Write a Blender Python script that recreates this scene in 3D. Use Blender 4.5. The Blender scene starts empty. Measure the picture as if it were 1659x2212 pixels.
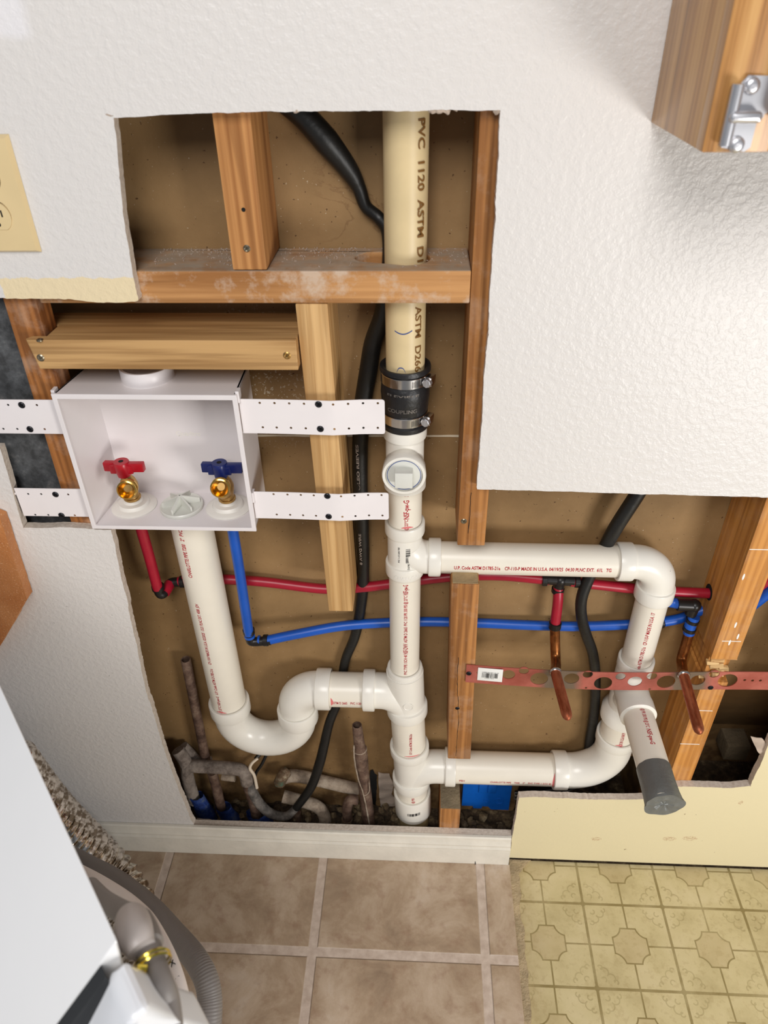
import bpy, bmesh, math, random
from mathutils import Vector, Matrix, noise
from mathutils.geometry import tessellate_polygon
R_ = math.radians
sc = bpy.context.scene
col = sc.collection
V = Vector
# ------------------------------------------------------------------ camera
F_PX = 1575.0
CAM = V((0.0, -0.785, 1.3988))
def cam_axes(pitch=R_(35.5), yaw=R_(-3.4), roll=R_(1.15)):
    f = V((math.sin(yaw)*math.cos(pitch), math.cos(yaw)*math.cos(pitch), -math.sin(pitch)))
    r = V((math.cos(yaw), -math.sin(yaw), 0)); d = f.cross(r)
    c, s = math.cos(roll), math.sin(roll)
    return c*r+s*d, -s*r+c*d, f
CR, CD, CF = cam_axes()
cam_d = bpy.data.cameras.new('camera'); cam = bpy.data.objects.new('camera', cam_d); col.objects.link(cam)
cam_d.sensor_fit = 'HORIZONTAL'; cam_d.sensor_width = 36; cam_d.lens = F_PX/1659*36
cam_d.clip_start = 0.02; cam_d.clip_end = 30
cam.matrix_world = Matrix(((CR.x, -CD.x, -CF.x, CAM.x), (CR.y, -CD.y, -CF.y, CAM.y), (CR.z, -CD.z, -CF.z, CAM.z), (0, 0, 0, 1)))
cam_d.dof.use_dof = True; cam_d.dof.focus_distance = 1.08; cam_d.dof.aperture_fstop = 9.0
sc.camera = cam
# ------------------------------------------------------------------ light
w = bpy.data.worlds.new('world'); sc.world = w; w.use_nodes = True
w.node_tree.nodes['Background'].inputs[0].default_value = (0.80, 0.88, 1.0, 1)
w.node_tree.nodes['Background'].inputs[1].default_value = 0.22
def area(name, loc, target, size, power, color, shape='SQUARE', size_y=None):
    l = bpy.data.lights.new(name, 'AREA'); l.size = size; l.energy = power; l.color = color
    if size_y: l.shape = 'RECTANGLE'; l.size_y = size_y
    o = bpy.data.objects.new(name, l); col.objects.link(o); o.location = loc
    o.rotation_euler = (V(target)-V(loc)).to_track_quat('-Z', 'Y').to_euler(); return o
area('work_lamp', (1.06, -1.32, 0.62), (0.0, 0.05, 0.80), 0.46, 15.5, (1.0, 0.97, 0.935))
area('ceiling_lamp', (-0.15, -1.75, 2.40), (0.0, 0.0, 0.8), 0.9, 31, (1.0, 0.97, 0.945))
sc.view_settings.view_transform = 'Standard'; sc.view_settings.look = 'None'
sc.view_settings.exposure = 0.0; sc.view_settings.gamma = 1.0; sc.view_settings.use_curve_mapping = False
random.seed(7)
# ------------------------------------------------------------------ measuring helpers: photo measurement -> place in the room
def ray(px, py): return (px-829.5)*CR+(py-1106)*CD+F_PX*CF
def at(px, py, Y):
    v = ray(px, py); return CAM+v*((Y-CAM.y)/v.y)
def fl(px, py, z=0.0):
    v = ray(px, py); return CAM+v*((z-CAM.z)/v.z)
def dep(px, py, d): return CAM+ray(px, py)*(d/F_PX)
# ------------------------------------------------------------------ materials
def srgb(*c):
    out = []
    for x in c:
        x /= 255.0; out.append(x/12.92 if x <= 0.04045 else ((x+0.055)/1.055)**2.4)
    return tuple(out)+(1.0,)
class NT:
    def __init__(s, name):
        s.m = bpy.data.materials.new(name); s.m.use_nodes = True; s.t = s.m.node_tree; s.n = s.t.nodes
        s.b = s.n['Principled BSDF']; s.tc = s.n.new('ShaderNodeTexCoord').outputs['Object']
    def link(s, a, b): s.t.links.new(a, b)
    def put(s, sock, v):
        if isinstance(v, bpy.types.NodeSocket): s.link(v, sock)
        elif v is not None: sock.default_value = v
    def mp(s, scale=(1, 1, 1), rot=(0, 0, 0), loc=(0, 0, 0), src=None):
        n = s.n.new('ShaderNodeMapping'); s.link(src or s.tc, n.inputs[0]); n.inputs['Location'].default_value = loc
        n.inputs['Rotation'].default_value = rot; n.inputs['Scale'].default_value = scale; return n.outputs[0]
    def noise(s, scale, detail=3, rough=.55, vec=None, dist=0, color=False):
        n = s.n.new('ShaderNodeTexNoise'); s.link(vec or s.tc, n.inputs['Vector']); n.inputs['Scale'].default_value = scale
        n.inputs['Detail'].default_value = detail; n.inputs['Roughness'].default_value = rough; n.inputs['Distortion'].default_value = dist
        return n.outputs['Color' if color else 0]
    def voro(s, scale, vec=None, feat='F1'):
        n = s.n.new('ShaderNodeTexVoronoi'); n.feature = feat; s.link(vec or s.tc, n.inputs['Vector']); n.inputs['Scale'].default_value = scale
        return n.outputs['Distance']
    def wave(s, scale, dist, vec=None, d=2, ds=1.5):
        n = s.n.new('ShaderNodeTexWave'); s.link(vec or s.tc, n.inputs['Vector']); n.inputs['Scale'].default_value = scale
        n.inputs['Distortion'].default_value = dist; n.inputs['Detail'].default_value = d; n.inputs['Detail Scale'].default_value = ds
        return n.outputs[1]
    def ramp(s, fac, *stops, const=False):
        n = s.n.new('ShaderNodeValToRGB'); e = n.color_ramp.elements
        if const: n.color_ramp.interpolation = 'CONSTANT'
        while len(e) < len(stops): e.new(0.5)
        for i, (p, c) in enumerate(stops):
            e[i].position = p; e[i].color = c if isinstance(c, tuple) else (c, c, c, 1)
        s.link(fac, n.inputs[0]); return n.outputs[0]
    def mix(s, fac, a, b, mode='MIX'):
        n = s.n.new('ShaderNodeMix'); n.data_type = 'RGBA'; n.blend_type = mode
        s.put(n.inputs[0], fac); s.put(n.inputs[6], a); s.put(n.inputs[7], b); return n.outputs[2]
    def ma(s, op, a, b=None, c=None, clamp=False):
        n = s.n.new('ShaderNodeMath'); n.operation = op; n.use_clamp = clamp
        s.put(n.inputs[0], a); s.put(n.inputs[1], b); s.put(n.inputs[2], c); return n.outputs[0]
    def xyz(s):
        n = s.n.new('ShaderNodeSeparateXYZ'); s.link(s.tc, n.inputs[0]); return n.outputs
    def rng(s, v, lo, hi, soft=.001):
        "1 inside lo..hi"
        a = s.ma('MULTIPLY', s.ma('SUBTRACT', v, lo), 1/soft, clamp=True); b = s.ma('MULTIPLY', s.ma('SUBTRACT', hi, v), 1/soft, clamp=True)
        return s.ma('MULTIPLY', a, b)
    def bump(s, h, dist, strength=1.0):
        n = s.n.new('ShaderNodeBump'); n.inputs['Distance'].default_value = dist; n.inputs['Strength'].default_value = strength
        s.link(h, n.inputs['Height']); s.link(n.outputs[0], s.b.inputs['Normal'])
    def done(s, color, rough=.5, metal=0.0, spec=None, coat=0):
        s.put(s.b.inputs['Base Color'], color); s.put(s.b.inputs['Roughness'], rough); s.put(s.b.inputs['Metallic'], metal)
        if spec is not None: s.b.inputs['Specular IOR Level'].default_value = spec
        if coat: s.b.inputs['Coat Weight'].default_value = coat; s.b.inputs['Coat Roughness'].default_value = .12
        return s.m
def plain(name, c, rough=.45, metal=0.0, var=.08, bump=0, bscale=200, spec=None):
    t = NT(name); c = srgb(*c); d = tuple(x*(1-var) for x in c[:3])+(1,)
    col_ = t.ramp(t.noise(25, 4), (.35, d), (.65, c))
    if bump: t.bump(t.noise(bscale, 3), bump)
    return t.done(col_, rough, metal, spec)
def paint(name, c, patches=True, bump=.0010):
    t = NT(name); c0 = srgb(*c)
    x, y, z = t.xyz()
    b = t.noise(3, 3); colr = t.mix(b, tuple(k*.97 for k in c0[:3])+(1,), c0)
    if patches:
        edge = t.ma('MULTIPLY', t.noise(60, 3), .012)
        xe = t.ma('ADD', x, edge); ze = t.ma('ADD', z, edge)
        m = t.ma('MULTIPLY', t.rng(xe, -.462, -.2), t.rng(ze, 1.0, 1.1545))
        colr = t.mix(m, colr, srgb(232, 214, 176))
        m2 = t.ma('MULTIPLY', t.rng(xe, -.9, -.352, .012), t.rng(ze, 1.372, 1.8, .008))
        colr = t.mix(t.ma('MULTIPLY', m2, .45), colr, srgb(243, 242, 248))
        # scuffs and small dark nicks
        sp = t.ma('MULTIPLY', t.ma('GREATER_THAN', t.noise(170, 2, .5), .735), t.ma('MULTIPLY', t.rng(x, -.62, -.40, .05), t.rng(z, .10, .72, .1)))
        colr = t.mix(t.ma('MULTIPLY', sp, .6), colr, srgb(95, 88, 80))
    else:
        sp = t.ma('GREATER_THAN', t.noise(95, 2, .5), .745)
        colr = t.mix(t.ma('MULTIPLY', sp, .75), colr, srgb(120, 90, 60))
        for (cx, cz, rx, rz) in ((.480, .0905, .013, .007), (.517, .094, .014, .007), (.579, .213, .004, .006), (.345, .081, .010, .006)):
            d = t.ma('ADD', t.ma('POWER', t.ma('MULTIPLY', t.ma('SUBTRACT', x, cx), 1/rx), 2), t.ma('POWER', t.ma('MULTIPLY', t.ma('SUBTRACT', z, cz), 1/rz), 2))
            m = t.ma('MULTIPLY', t.ma('LESS_THAN', d, 1), t.ramp(t.noise(260, 4, .7), (.46, 0.0), (.56, 1.0)))
            colr = t.mix(t.ma('MULTIPLY', m, .6), colr, srgb(170, 122, 84))
    # the cut gypsum edges facing into the hole
    geo = t.n.new('ShaderNodeNewGeometry'); sn = t.n.new('ShaderNodeSeparateXYZ'); t.link(geo.outputs['True Normal'], sn.inputs[0])
    side = t.ma('GREATER_THAN', sn.outputs[1], -.55)
    gyp = t.mix(t.noise(240, 4), srgb(238, 226, 212), srgb(176, 160, 144))
    colr = t.mix(side, colr, gyp)
    h = t.ma('ADD', t.ramp(t.noise(115, 3, .6), (.42, 0.0), (.62, 1.0)), t.ma('MULTIPLY', t.noise(420, 2), .25))
    t.bump(h, bump, .35)
    return t.done(colr, t.mix(side, (.38,)*3+(1,), (.95,)*3+(1,)), spec=.45)
def wood(name, light, dark, axis='z', dust=0.0, knots=True, rough=.6, seed=0, fine=1.0):
    t = NT(name)
    i = 'xyz'.index(axis)
    s1 = [26, 26, 26]; s1[i] = 1.6
    s2 = [260*fine]*3; s2[i] = 9
    off = (seed*1.7, seed*2.3, seed*.9)
    big = t.noise(1, 4, .5, t.mp(tuple(s1), loc=off), .6)
    wv = [14, 14, 14]; wv[i] = .7
    ring = t.wave(1.0 if axis != 'x' else 1.0, 7, t.mp(tuple(v*(2.6 if k != i else 1) for k, v in enumerate(wv)), rot=(0, 0, .5) if axis == 'z' else (0.4, 0, 0), loc=off), 3, 1.1)
    fin = t.noise(1, 3, .6, t.mp(tuple(s2), loc=off))
    f = t.ma('ADD', t.ma('MULTIPLY', big, .62), t.ma('ADD', t.ma('MULTIPLY', ring, .17), t.ma('MULTIPLY', fin, .24)))
    c = t.ramp(f, (.30, srgb(*dark)), (.60, srgb(*light)), (.8, tuple(min(1, k*1.12) for k in srgb(*light)[:3])+(1,)))
    s3 = [75, 75, 75]; s3[i] = 2.2
    ln = t.noise(1, 3, .6, t.mp(tuple(s3), loc=off), .3)
    c = t.mix(t.ma('MULTIPLY', t.ramp(ln, (.50, 0.0), (.60, 1.0)), .5), c, tuple(k*.72 for k in srgb(*dark)[:3])+(1,))
    if dust:
        n = t.ma('MULTIPLY', t.ramp(t.noise(28, 5, .65), (.48, 0.0), (.64, 1.0)), dust)
        c = t.mix(n, c, srgb(205, 185, 165))
        if dust > .5:   # settled dust on the upward face
            geo = t.n.new('ShaderNodeNewGeometry'); sn = t.n.new('ShaderNodeSeparateXYZ'); t.link(geo.outputs['True Normal'], sn.inputs[0])
            up = t.ma('MULTIPLY', t.ma('GREATER_THAN', sn.outputs[2], .7), t.ramp(t.noise(35, 5, .65), (.36, .35), (.6, .95)))
            c = t.mix(up, c, srgb(168, 152, 134))
    t.bump(fin, .0006, .6)
    return t.done(c, rough, spec=.3)
M = {}
M['wall'] = paint('white_wall_paint', (222, 218, 214))
M['cream'] = paint('cream_wall_paint', (228, 216, 178), patches=False, bump=.0003)
M['trim'] = plain('white_trim_paint', (234, 228, 214), .5, bump=.0006, bscale=90, var=.1)
def backing():
    t = NT('brown_drywall_paper'); x, y, z = t.xyz()
    c = t.ramp(t.noise(5, 5, .6), (.3, srgb(126, 98, 62)), (.55, srgb(150, 119, 79)), (.75, srgb(166, 136, 95)))
    st = t.ramp(t.noise(11, 6, .62, dist=.8), (.515, 0.0), (.535, 1.0), (.56, 0.0))
    c = t.mix(t.ma('MULTIPLY', st, t.ma('MULTIPLY', t.ma('MULTIPLY', t.rng(x, -.13, -.02, .02), t.rng(z, 1.15, 1.26, .02)), .4)), c, srgb(96, 60, 30))
    sp = t.ma('GREATER_THAN', t.noise(210, 2, .5), .735); c = t.mix(t.ma('MULTIPLY', sp, .8), c, srgb(70, 42, 22))
    sp2 = t.ma('GREATER_THAN', t.noise(330, 2, .5, t.mp(loc=(3, 1, 5))), .755); c = t.mix(t.ma('MULTIPLY', sp2, .8), c, srgb(205, 190, 165))
    # white spatter beside the box
    m = t.ma('MULTIPLY', t.rng(x, -.30, -.13, .06), t.rng(z, .86, 1.10, .08))
    sp3 = t.ma('MULTIPLY', t.ma('GREATER_THAN', t.noise(260, 3, .6, t.mp(loc=(9, 2, 1))), .62), m)
    c = t.mix(t.ma('MULTIPLY', sp3, .55), c, srgb(215, 205, 185))
    # grime towards the slab and mouldy tape remnants
    g = t.ma('MULTIPLY', t.ramp(t.noise(22, 5, .6), (.40, 0.0), (.60, 1.0)), t.ma('MULTIPLY', t.ma('SUBTRACT', .26, z), 4.5, clamp=True))
    c = t.mix(t.ma('MULTIPLY', g, .75), c, srgb(78, 52, 30))
    t.bump(t.noise(300, 2), .0004, .5)
    return t.done(c, .62, spec=.35)
M['backing'] = backing()
M['seam'] = plain('white_seam_tape', (226, 212, 186), .8, var=.2)
M['stud_a'] = wood('orange_stud_wood', (200, 144, 88), (150, 96, 50), 'z', seed=1)
M['stud_d'] = wood('dark_orange_stud_wood', (172, 112, 60), (112, 66, 32), 'z', seed=2, dust=.25)
M['stud_k'] = wood('brown_king_stud_wood', (180, 124, 70), (122, 76, 38), 'z', seed=3, dust=.15)
M['stud_n'] = wood('new_pine_wood', (212, 172, 118), (176, 130, 76), 'z', seed=4)
M['stud_r'] = wood('yellow_orange_stud_wood', (208, 146, 76), (168, 106, 46), 'z', seed=5, dust=.1)
M['block'] = wood('dusty_blocking_wood', (200, 148, 94), (154, 104, 58), 'x', dust=.75, seed=6)
M['block_n'] = wood('pine_block_wood', (196, 156, 104), (146, 104, 58), 'x', seed=7)
M['endgrain'] = plain('weathered_end_grain', (186, 160, 118), .8, var=.35, bump=.002, bscale=120)
M['splinter'] = wood('fresh_splintered_wood', (232, 198, 140), (190, 140, 80), 'x', seed=8)
M['greywood'] = plain('dusty_plate_wood', (140, 124, 98), .9, var=.4, bump=.002)
M['oak'] = None
def oak():
    t = NT('golden_oak'); v = t.mp((9, 9, .9), rot=(0, 0, .2)); 
    a = t.wave(3.1, 5.5, t.mp((5.5, 5.5, .55), rot=(0, 0, .35)), 4, 1.3)
    b = t.noise(1, 4, .65, t.mp((230, 230, 5)))
    c = t.noise(1, 3, .5, t.mp((75, 75, 1.6)))
    f = t.ma('ADD', t.ma('MULTIPLY', a, .12), t.ma('ADD', t.ma('MULTIPLY', b, .46), t.ma('MULTIPLY', c, .46)))
    cc = t.ramp(f, (.36, srgb(122, 80, 36)), (.49, srgb(184, 132, 74)), (.62, srgb(208, 160, 98)))
    t.bump(b, .0005, .4)
    return t.done(cc, .38, spec=.45, coat=.2)
M['oak'] = oak()
M['pvc'] = plain('cream_pvc_pipe', (236, 229, 214), .33, var=.03)
M['pvcf'] = plain('white_pvc_fitting', (236, 232, 222), .27, var=.03)
M['oldpvc'] = plain('aged_yellow_pvc', (222, 200, 154), .42, var=.08)
M['stubpvc'] = plain('mottled_drain_stub', (196, 176, 128), .7, var=.5)
M['ink_red'] = plain('red_pipe_ink', (186, 18, 40), .6, var=.2)
M['ink_brown'] = plain('brown_pipe_ink', (122, 82, 28), .6)
M['ink_black'] = plain('black_ink', (40, 38, 36), .6)
M['ink_blue'] = plain('blue_marker_ink', (44, 72, 140), .6)
M['primer'] = plain('pink_primer_smear', (226, 120, 120), .5)
M['box'] = plain('white_box_plastic', (232, 226, 226), .34, var=.02)
M['brk'] = plain('white_bracket_metal', (238, 232, 232), .4, var=.02)
M['flange'] = plain('ivory_rubber_flange', (238, 234, 226), .45, var=.02)
M['plug'] = plain('pale_grey_plug_plastic', (218, 218, 210), .3, var=.04)
M['rubber'] = plain('black_coupling_rubber', (30, 30, 32), .42, var=.2, bump=.0008, bscale=120)
M['steel'] = plain('stainless_band', (215, 210, 205), .2, 1.0)
M['screw'] = plain('black_screw', (38, 38, 42), .4, .6, var=.2)
M['zinc'] = plain('worn_zinc_screw', (150, 140, 120), .35, .9, var=.3)
M['brass'] = plain('polished_brass', (226, 184, 96), .16, 1.0)
M['brassd'] = plain('cast_brass', (190, 152, 92), .36, .9, var=.2)
M['redp'] = plain('red_handle_plastic', (176, 16, 36), .32)
M['bluep'] = plain('blue_handle_plastic', (22, 38, 104), .32)
M['pexr'] = plain('red_tubing', (166, 22, 46), .36, var=.15)
M['pexb'] = plain('blue_tubing', (18, 86, 186), .36, var=.15)
M['fit'] = plain('black_crimp_fitting', (34, 32, 32), .35, .3, var=.2)
def copper(name, a, b, rough):
    t = NT(name); c = t.ramp(t.noise(1, 5, .65, t.mp((90, 25, 60))), (.35, srgb(*a)), (.6, srgb(*b)))
    return t.done(c, t.ramp(t.noise(120, 3), (.3, rough), (.7, rough+.2)), .85)
M['copper'] = copper('bright_copper', (140, 74, 48), (186, 112, 80), .34)
M['copperd'] = copper('tarnished_copper', (112, 66, 34), (160, 100, 52), .26)
def grimy(name, a, b, c_, rough=.7, metal=.3):
    t = NT(name); c = t.ramp(t.noise(45, 6, .7), (.35, srgb(*a)), (.52, srgb(*b)), (.68, srgb(*c_)))
    t.bump(t.noise(260, 4), .0012); return t.done(c, rough, metal)
M['oldcu'] = grimy('old_brown_copper', (74, 54, 44), (112, 88, 74), (142, 122, 104))
M['oldcu_w'] = grimy('corroded_pipe_green', (86, 120, 100), (112, 84, 62), (170, 160, 134))
M['insul'] = grimy('dusty_pipe_wrap', (92, 80, 72), (134, 122, 112), (158, 146, 134), .95, 0)
M['palepipe'] = grimy('dusty_pale_pipe', (128, 112, 96), (162, 146, 128), (180, 166, 148), .9, 0)
M['strap'] = None
def strap():
    t = NT('red_copper_plated_strap'); x, y, z = t.xyz()
    c = t.ramp(t.noise(30, 4), (.35, srgb(160, 80, 68)), (.65, srgb(184, 104, 92)))
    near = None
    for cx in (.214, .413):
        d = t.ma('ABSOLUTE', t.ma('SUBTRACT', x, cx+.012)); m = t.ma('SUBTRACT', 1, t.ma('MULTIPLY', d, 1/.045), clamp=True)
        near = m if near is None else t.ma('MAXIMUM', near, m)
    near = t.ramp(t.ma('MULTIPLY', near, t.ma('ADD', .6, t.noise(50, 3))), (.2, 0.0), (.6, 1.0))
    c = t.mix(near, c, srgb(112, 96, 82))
    return t.done(c, .42, .25)
M['strap'] = strap()
M['label'] = plain('white_sticker', (236, 236, 232), .6, var=.02)
M['cable'] = plain('black_cable_sheath', (20, 20, 19), .45, var=.3, bump=.0008, bscale=60)
M['cableg'] = grimy('dusty_black_cable', (62, 58, 54), (104, 98, 92), (142, 134, 126), .8, 0)
M['cablew'] = plain('cream_wire', (224, 208, 186), .6)
M['bluebox'] = plain('blue_box_plastic', (14, 98, 196), .4, var=.2)
M['bluetape'] = grimy('blue_pipe_sleeve', (18, 36, 84), (34, 62, 130), (92, 104, 124), .6, 0)
M['tape'] = plain('grey_duct_tape', (112, 114, 112), .42, .25, var=.14, bump=.0006, bscale=160)
M['dirt'] = grimy('dirt_and_rubble', (38, 28, 20), (78, 62, 44), (136, 118, 88), .95, 0)
M['rock'] = grimy('broken_stones', (66, 54, 40), (110, 92, 66), (150, 136, 108), .95, 0)
M['torn'] = plain('torn_drywall_paper', (190, 172, 156), .9, var=.25)
M['plate'] = plain('ivory_plate', (224, 200, 152), .35, var=.04)
M['slot'] = plain('dark_slot', (12, 10, 8), .9)
M['chrome'] = plain('chromed_hinge', (214, 214, 218), .34, .85, var=.1)
M['appl'] = plain('white_enamel', (240, 240, 240), .22, var=.01)
M['appl2'] = plain('white_appliance_plastic', (232, 234, 238), .25, var=.01)
M['dark'] = plain('seam_shadow_dark', (40, 42, 44), .7)  # dark colour standing in for shadow in the console groove
M['hose'] = plain('grey_drain_hose', (126, 120, 116), .5, var=.05)
M['hosew'] = plain('white_supply_hose', (232, 222, 216), .5, var=.04)
M['hosel'] = plain('light_grey_rubber', (182, 174, 170), .42, var=.04)
M['goldclip'] = plain('gold_spring_clamp', (226, 200, 84), .18, 1.0)
M['foil'] = None
def foil():
    t = NT('crinkled_foil'); t.bump(t.noise(45, 2), .003, .4)
    c = t.ramp(t.noise(90, 3), (.42, srgb(138, 124, 108)), (.58, srgb(232, 224, 214))); return t.done(c, .13, 1.0)
M['foil'] = foil()
def insulation():
    t = NT('mottled_dark_facing'); c = t.ramp(t.noise(32, 7, .72), (.38, srgb(52, 53, 54)), (.56, srgb(86, 88, 90)), (.72, srgb(132, 130, 128)))
    return t.done(c, .75)
M['insulation'] = insulation()
def brownboard():
    t = NT('speckled_orange_board'); c = t.ramp(t.noise(14, 4), (.3, srgb(176, 106, 50)), (.7, srgb(202, 138, 84)))
    sp = t.ramp(t.noise(420, 2, .6), (.60, 0.0), (.68, 1.0)); c = t.mix(t.ma('MULTIPLY', sp, .5), c, srgb(236, 190, 150)); t.bump(t.noise(300, 3), .001); return t.done(c, .5)
M['brownboard'] = brownboard()
def tile():
    t = NT('beige_stone_tile')
    n = t.n.new('ShaderNodeTexBrick'); n.offset = 0; n.squash = 1
    t.link(t.mp((1, 1, 1), loc=(.180, .187, 0)), n.inputs['Vector']); n.inputs['Scale'].default_value = 1
    n.inputs['Brick Width'].default_value = .309; n.inputs['Row Height'].default_value = .309
    n.inputs['Mortar Size'].default_value = .0095; n.inputs['Mortar Smooth'].default_value = .25
    c = t.ramp(t.noise(9, 7, .68, dist=.4), (.30, srgb(146, 124, 102)), (.46, srgb(174, 151, 126)), (.60, srgb(194, 173, 150)), (.76, srgb(208, 193, 176)))
    c = t.mix(t.ma('MULTIPLY', t.ramp(t.noise(40, 5, .6), (.52, 0.0), (.7, 1.0)), .35), c, srgb(132, 92, 70))
    g = t.ramp(t.noise(70, 5), (.3, srgb(186, 166, 150)), (.7, srgb(214, 197, 182)))
    # grout
    c2 = t.mix(n.outputs['Fac'], c, g)
    t.bump(t.ma('SUBTRACT', t.ma('MULTIPLY', t.noise(30, 6, .7), .5), t.ma('MULTIPLY', n.outputs['Fac'], 1.0)), .0022, .8)
    return t.done(c2, .45, spec=.4)
M['tile'] = tile()
def vinyl():
    t = NT('patterned_vinyl'); x, y, z = t.xyz()
    u = t.ma('FRACT', t.ma('ADD', t.ma('MULTIPLY', t.ma('SUBTRACT', x, .318), 1/.147), 20)); v = t.ma('FRACT', t.ma('ADD', t.ma('MULTIPLY', t.ma('SUBTRACT', y, -.080), 1/.1435), 20))
    p = t.ma('ABSOLUTE', t.ma('SUBTRACT', u, .5)); q = t.ma('ABSOLUTE', t.ma('SUBTRACT', v, .5))
    def shape(a, r):
        inside = t.ma('LESS_THAN', t.ma('MAXIMUM', p, q), a)
        d = t.ma('SQRT', t.ma('ADD', t.ma('POWER', t.ma('SUBTRACT', p, .235), 2), t.ma('POWER', t.ma('SUBTRACT', q, .235), 2)))
        return t.ma('MULTIPLY', inside, t.ma('GREATER_THAN', d, r))
    outer = shape(.215, .135); inner = shape(.198, .152)
    thick = t.ma('GREATER_THAN', t.ma('MAXIMUM', p, q), .484); thin = t.ma('LESS_THAN', t.ma('MINIMUM', p, q), .010)
    node = t.ma('GREATER_THAN', t.ma('ADD', p, q), .955)
    lines = t.ma('MAXIMUM', t.ma('MAXIMUM', thick, thin), node)
    # scrolls round each crossing
    p2 = t.ma('SUBTRACT', .5, p); q2 = t.ma('SUBTRACT', .5, q); cur = None
    for (a, b, r, cut) in ((.185, .115, .050, .10), (.115, .185, .050, .10), (.10, .10, .028, 0), (.235, .075, .026, .07), (.075, .235, .026, .07)):
        d = t.ma('SQRT', t.ma('ADD', t.ma('POWER', t.ma('SUBTRACT', p2, a), 2), t.ma('POWER', t.ma('SUBTRACT', q2, b), 2)))
        ring = t.ma('LESS_THAN', t.ma('ABSOLUTE', t.ma('SUBTRACT', d, r)), .0075)
        side = t.ma('GREATER_THAN', t.ma('ADD', t.ma('MULTIPLY', t.ma('SUBTRACT', p2, a), 1), t.ma('SUBTRACT', q2, b)), -.015)
        ring = t.ma('MULTIPLY', ring, side); cur = ring if cur is None else t.ma('MAXIMUM', cur, ring)
    cur = t.ma('MULTIPLY', cur, .45)
    pat = t.ma('MAXIMUM', t.ma('MULTIPLY', lines, t.ma('SUBTRACT', 1, outer)), t.ma('SUBTRACT', outer, inner)); pat = t.ma('MAXIMUM', pat, cur)
    pat = t.ma('MULTIPLY', pat, t.ramp(t.noise(14, 4, .6), (.25, .45), (.6, 1.0)))
    base = t.ramp(t.noise(12, 6, .65), (.3, srgb(184, 168, 124)), (.5, srgb(204, 189, 144)), (.7, srgb(214, 199, 158)))
    base = t.mix(t.ma('MULTIPLY', inner, .3), base, srgb(176, 152, 112))
    fl_ = t.ramp(t.noise(120, 3), (.55, 0.0), (.64, 1.0)); base = t.mix(t.ma('MULTIPLY', fl_, .16), base, srgb(146, 118, 70))
    dirt = t.ma('MULTIPLY', t.ma('SUBTRACT', .245, x), 14, clamp=True); base = t.mix(t.ma('MULTIPLY', t.ma('MULTIPLY', dirt, t.noise(60, 5)), 1.0), base, srgb(150, 124, 84))
    c = t.mix(t.ma('MULTIPLY', pat, .8), base, srgb(124, 106, 56))
    return t.done(c, .42, spec=.4)
M['vinyl'] = vinyl()
# ------------------------------------------------------------------ mesh helpers
def finish(name, bm, mat, parent=None, smooth=True, angle=35):
    bmesh.ops.recalc_face_normals(bm, faces=bm.faces)
    me = bpy.data.meshes.new(name); bm.to_mesh(me); bm.free(); me.materials.append(mat)
    if smooth:
        for p in me.polygons: p.use_smooth = True
        me.set_sharp_from_angle(angle=R_(angle))
    o = bpy.data.objects.new(name, me); col.objects.link(o)
    if parent is not None:
        o.parent = parent
        if parent.type == 'EMPTY': o.location = -parent.location
    return o
def tag(o, label, cat=None, group=None, kind=None):
    if label: o['label'] = label
    if cat: o['category'] = cat
    if group: o['group'] = group
    if kind: o['kind'] = kind
    return o
def thing(name, loc, label, cat, group=None):
    o = bpy.data.objects.new(name, None); o.empty_display_size = .02; col.objects.link(o); o.location = loc
    return tag(o, label, cat, group)
def structure(o): o['kind'] = 'structure'; return o
def spline(pts, n=8):
    P = [V(p) for p in pts]; P = [2*P[0]-P[1]]+P+[2*P[-1]-P[-2]]; out = []
    for i in range(1, len(P)-2):
        a, b, c, d = P[i-1:i+3]
        for k in range(n):
            t = k/n; out.append(.5*((2*b)+(c-a)*t+(2*a-5*b+4*c-d)*t*t+(3*b-a-3*c+d)*t**3))
    return out+[P[-2]]
def frames(pts, w=1):
    T = []
    for i in range(len(pts)):
        a = pts[max(0, i-w)]; b = pts[min(len(pts)-1, i+w)]; T.append((b-a).normalized())
    u = T[0].orthogonal().normalized(); fr = []
    for t in T:
        u = (u-t*u.dot(t)).normalized(); fr.append((u, t.cross(u)))
    return fr
def tube(bm, pts, r, seg=24, caps=True, flat=1.0, rj=0.0, win=1):
    pts = [V(p) for p in pts]; fr = frames(pts, win); rings = []
    for i, p in enumerate(pts):
        rr = r[i] if isinstance(r, (list, tuple)) else r
        u, v = fr[i]; ring = []
        for k in range(seg):
            a = 2*math.pi*k/seg; q = rr*(1+(rj*noise.noise(V((p.x*60+k, p.y*60, p.z*60))) if rj else 0))
            ring.append(bm.verts.new(p+u*math.cos(a)*q+v*math.sin(a)*q*flat))
        rings.append(ring)
    for a, b in zip(rings, rings[1:]):
        for k in range(seg): bm.faces.new((a[k], a[(k+1) % seg], b[(k+1) % seg], b[k]))
    if caps: bm.faces.new(rings[0][::-1]); bm.faces.new(rings[-1])
    return rings
def lathe(bm, p0, axis, prof, seg=40, caps=True):
    "prof: list of (t along axis, radius)"
    p0 = V(p0); ax = V(axis).normalized(); u = ax.orthogonal().normalized(); v = ax.cross(u); rings = []
    for t, r in prof:
        rings.append([bm.verts.new(p0+ax*t+(u*math.cos(2*math.pi*k/seg)+v*math.sin(2*math.pi*k/seg))*max(r, 1e-5)) for k in range(seg)])
    for a, b in zip(rings, rings[1:]):
        for k in range(seg): bm.faces.new((a[k], a[(k+1) % seg], b[(k+1) % seg], b[k]))
    if caps: bm.faces.new(rings[0][::-1]); bm.faces.new(rings[-1])
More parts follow.
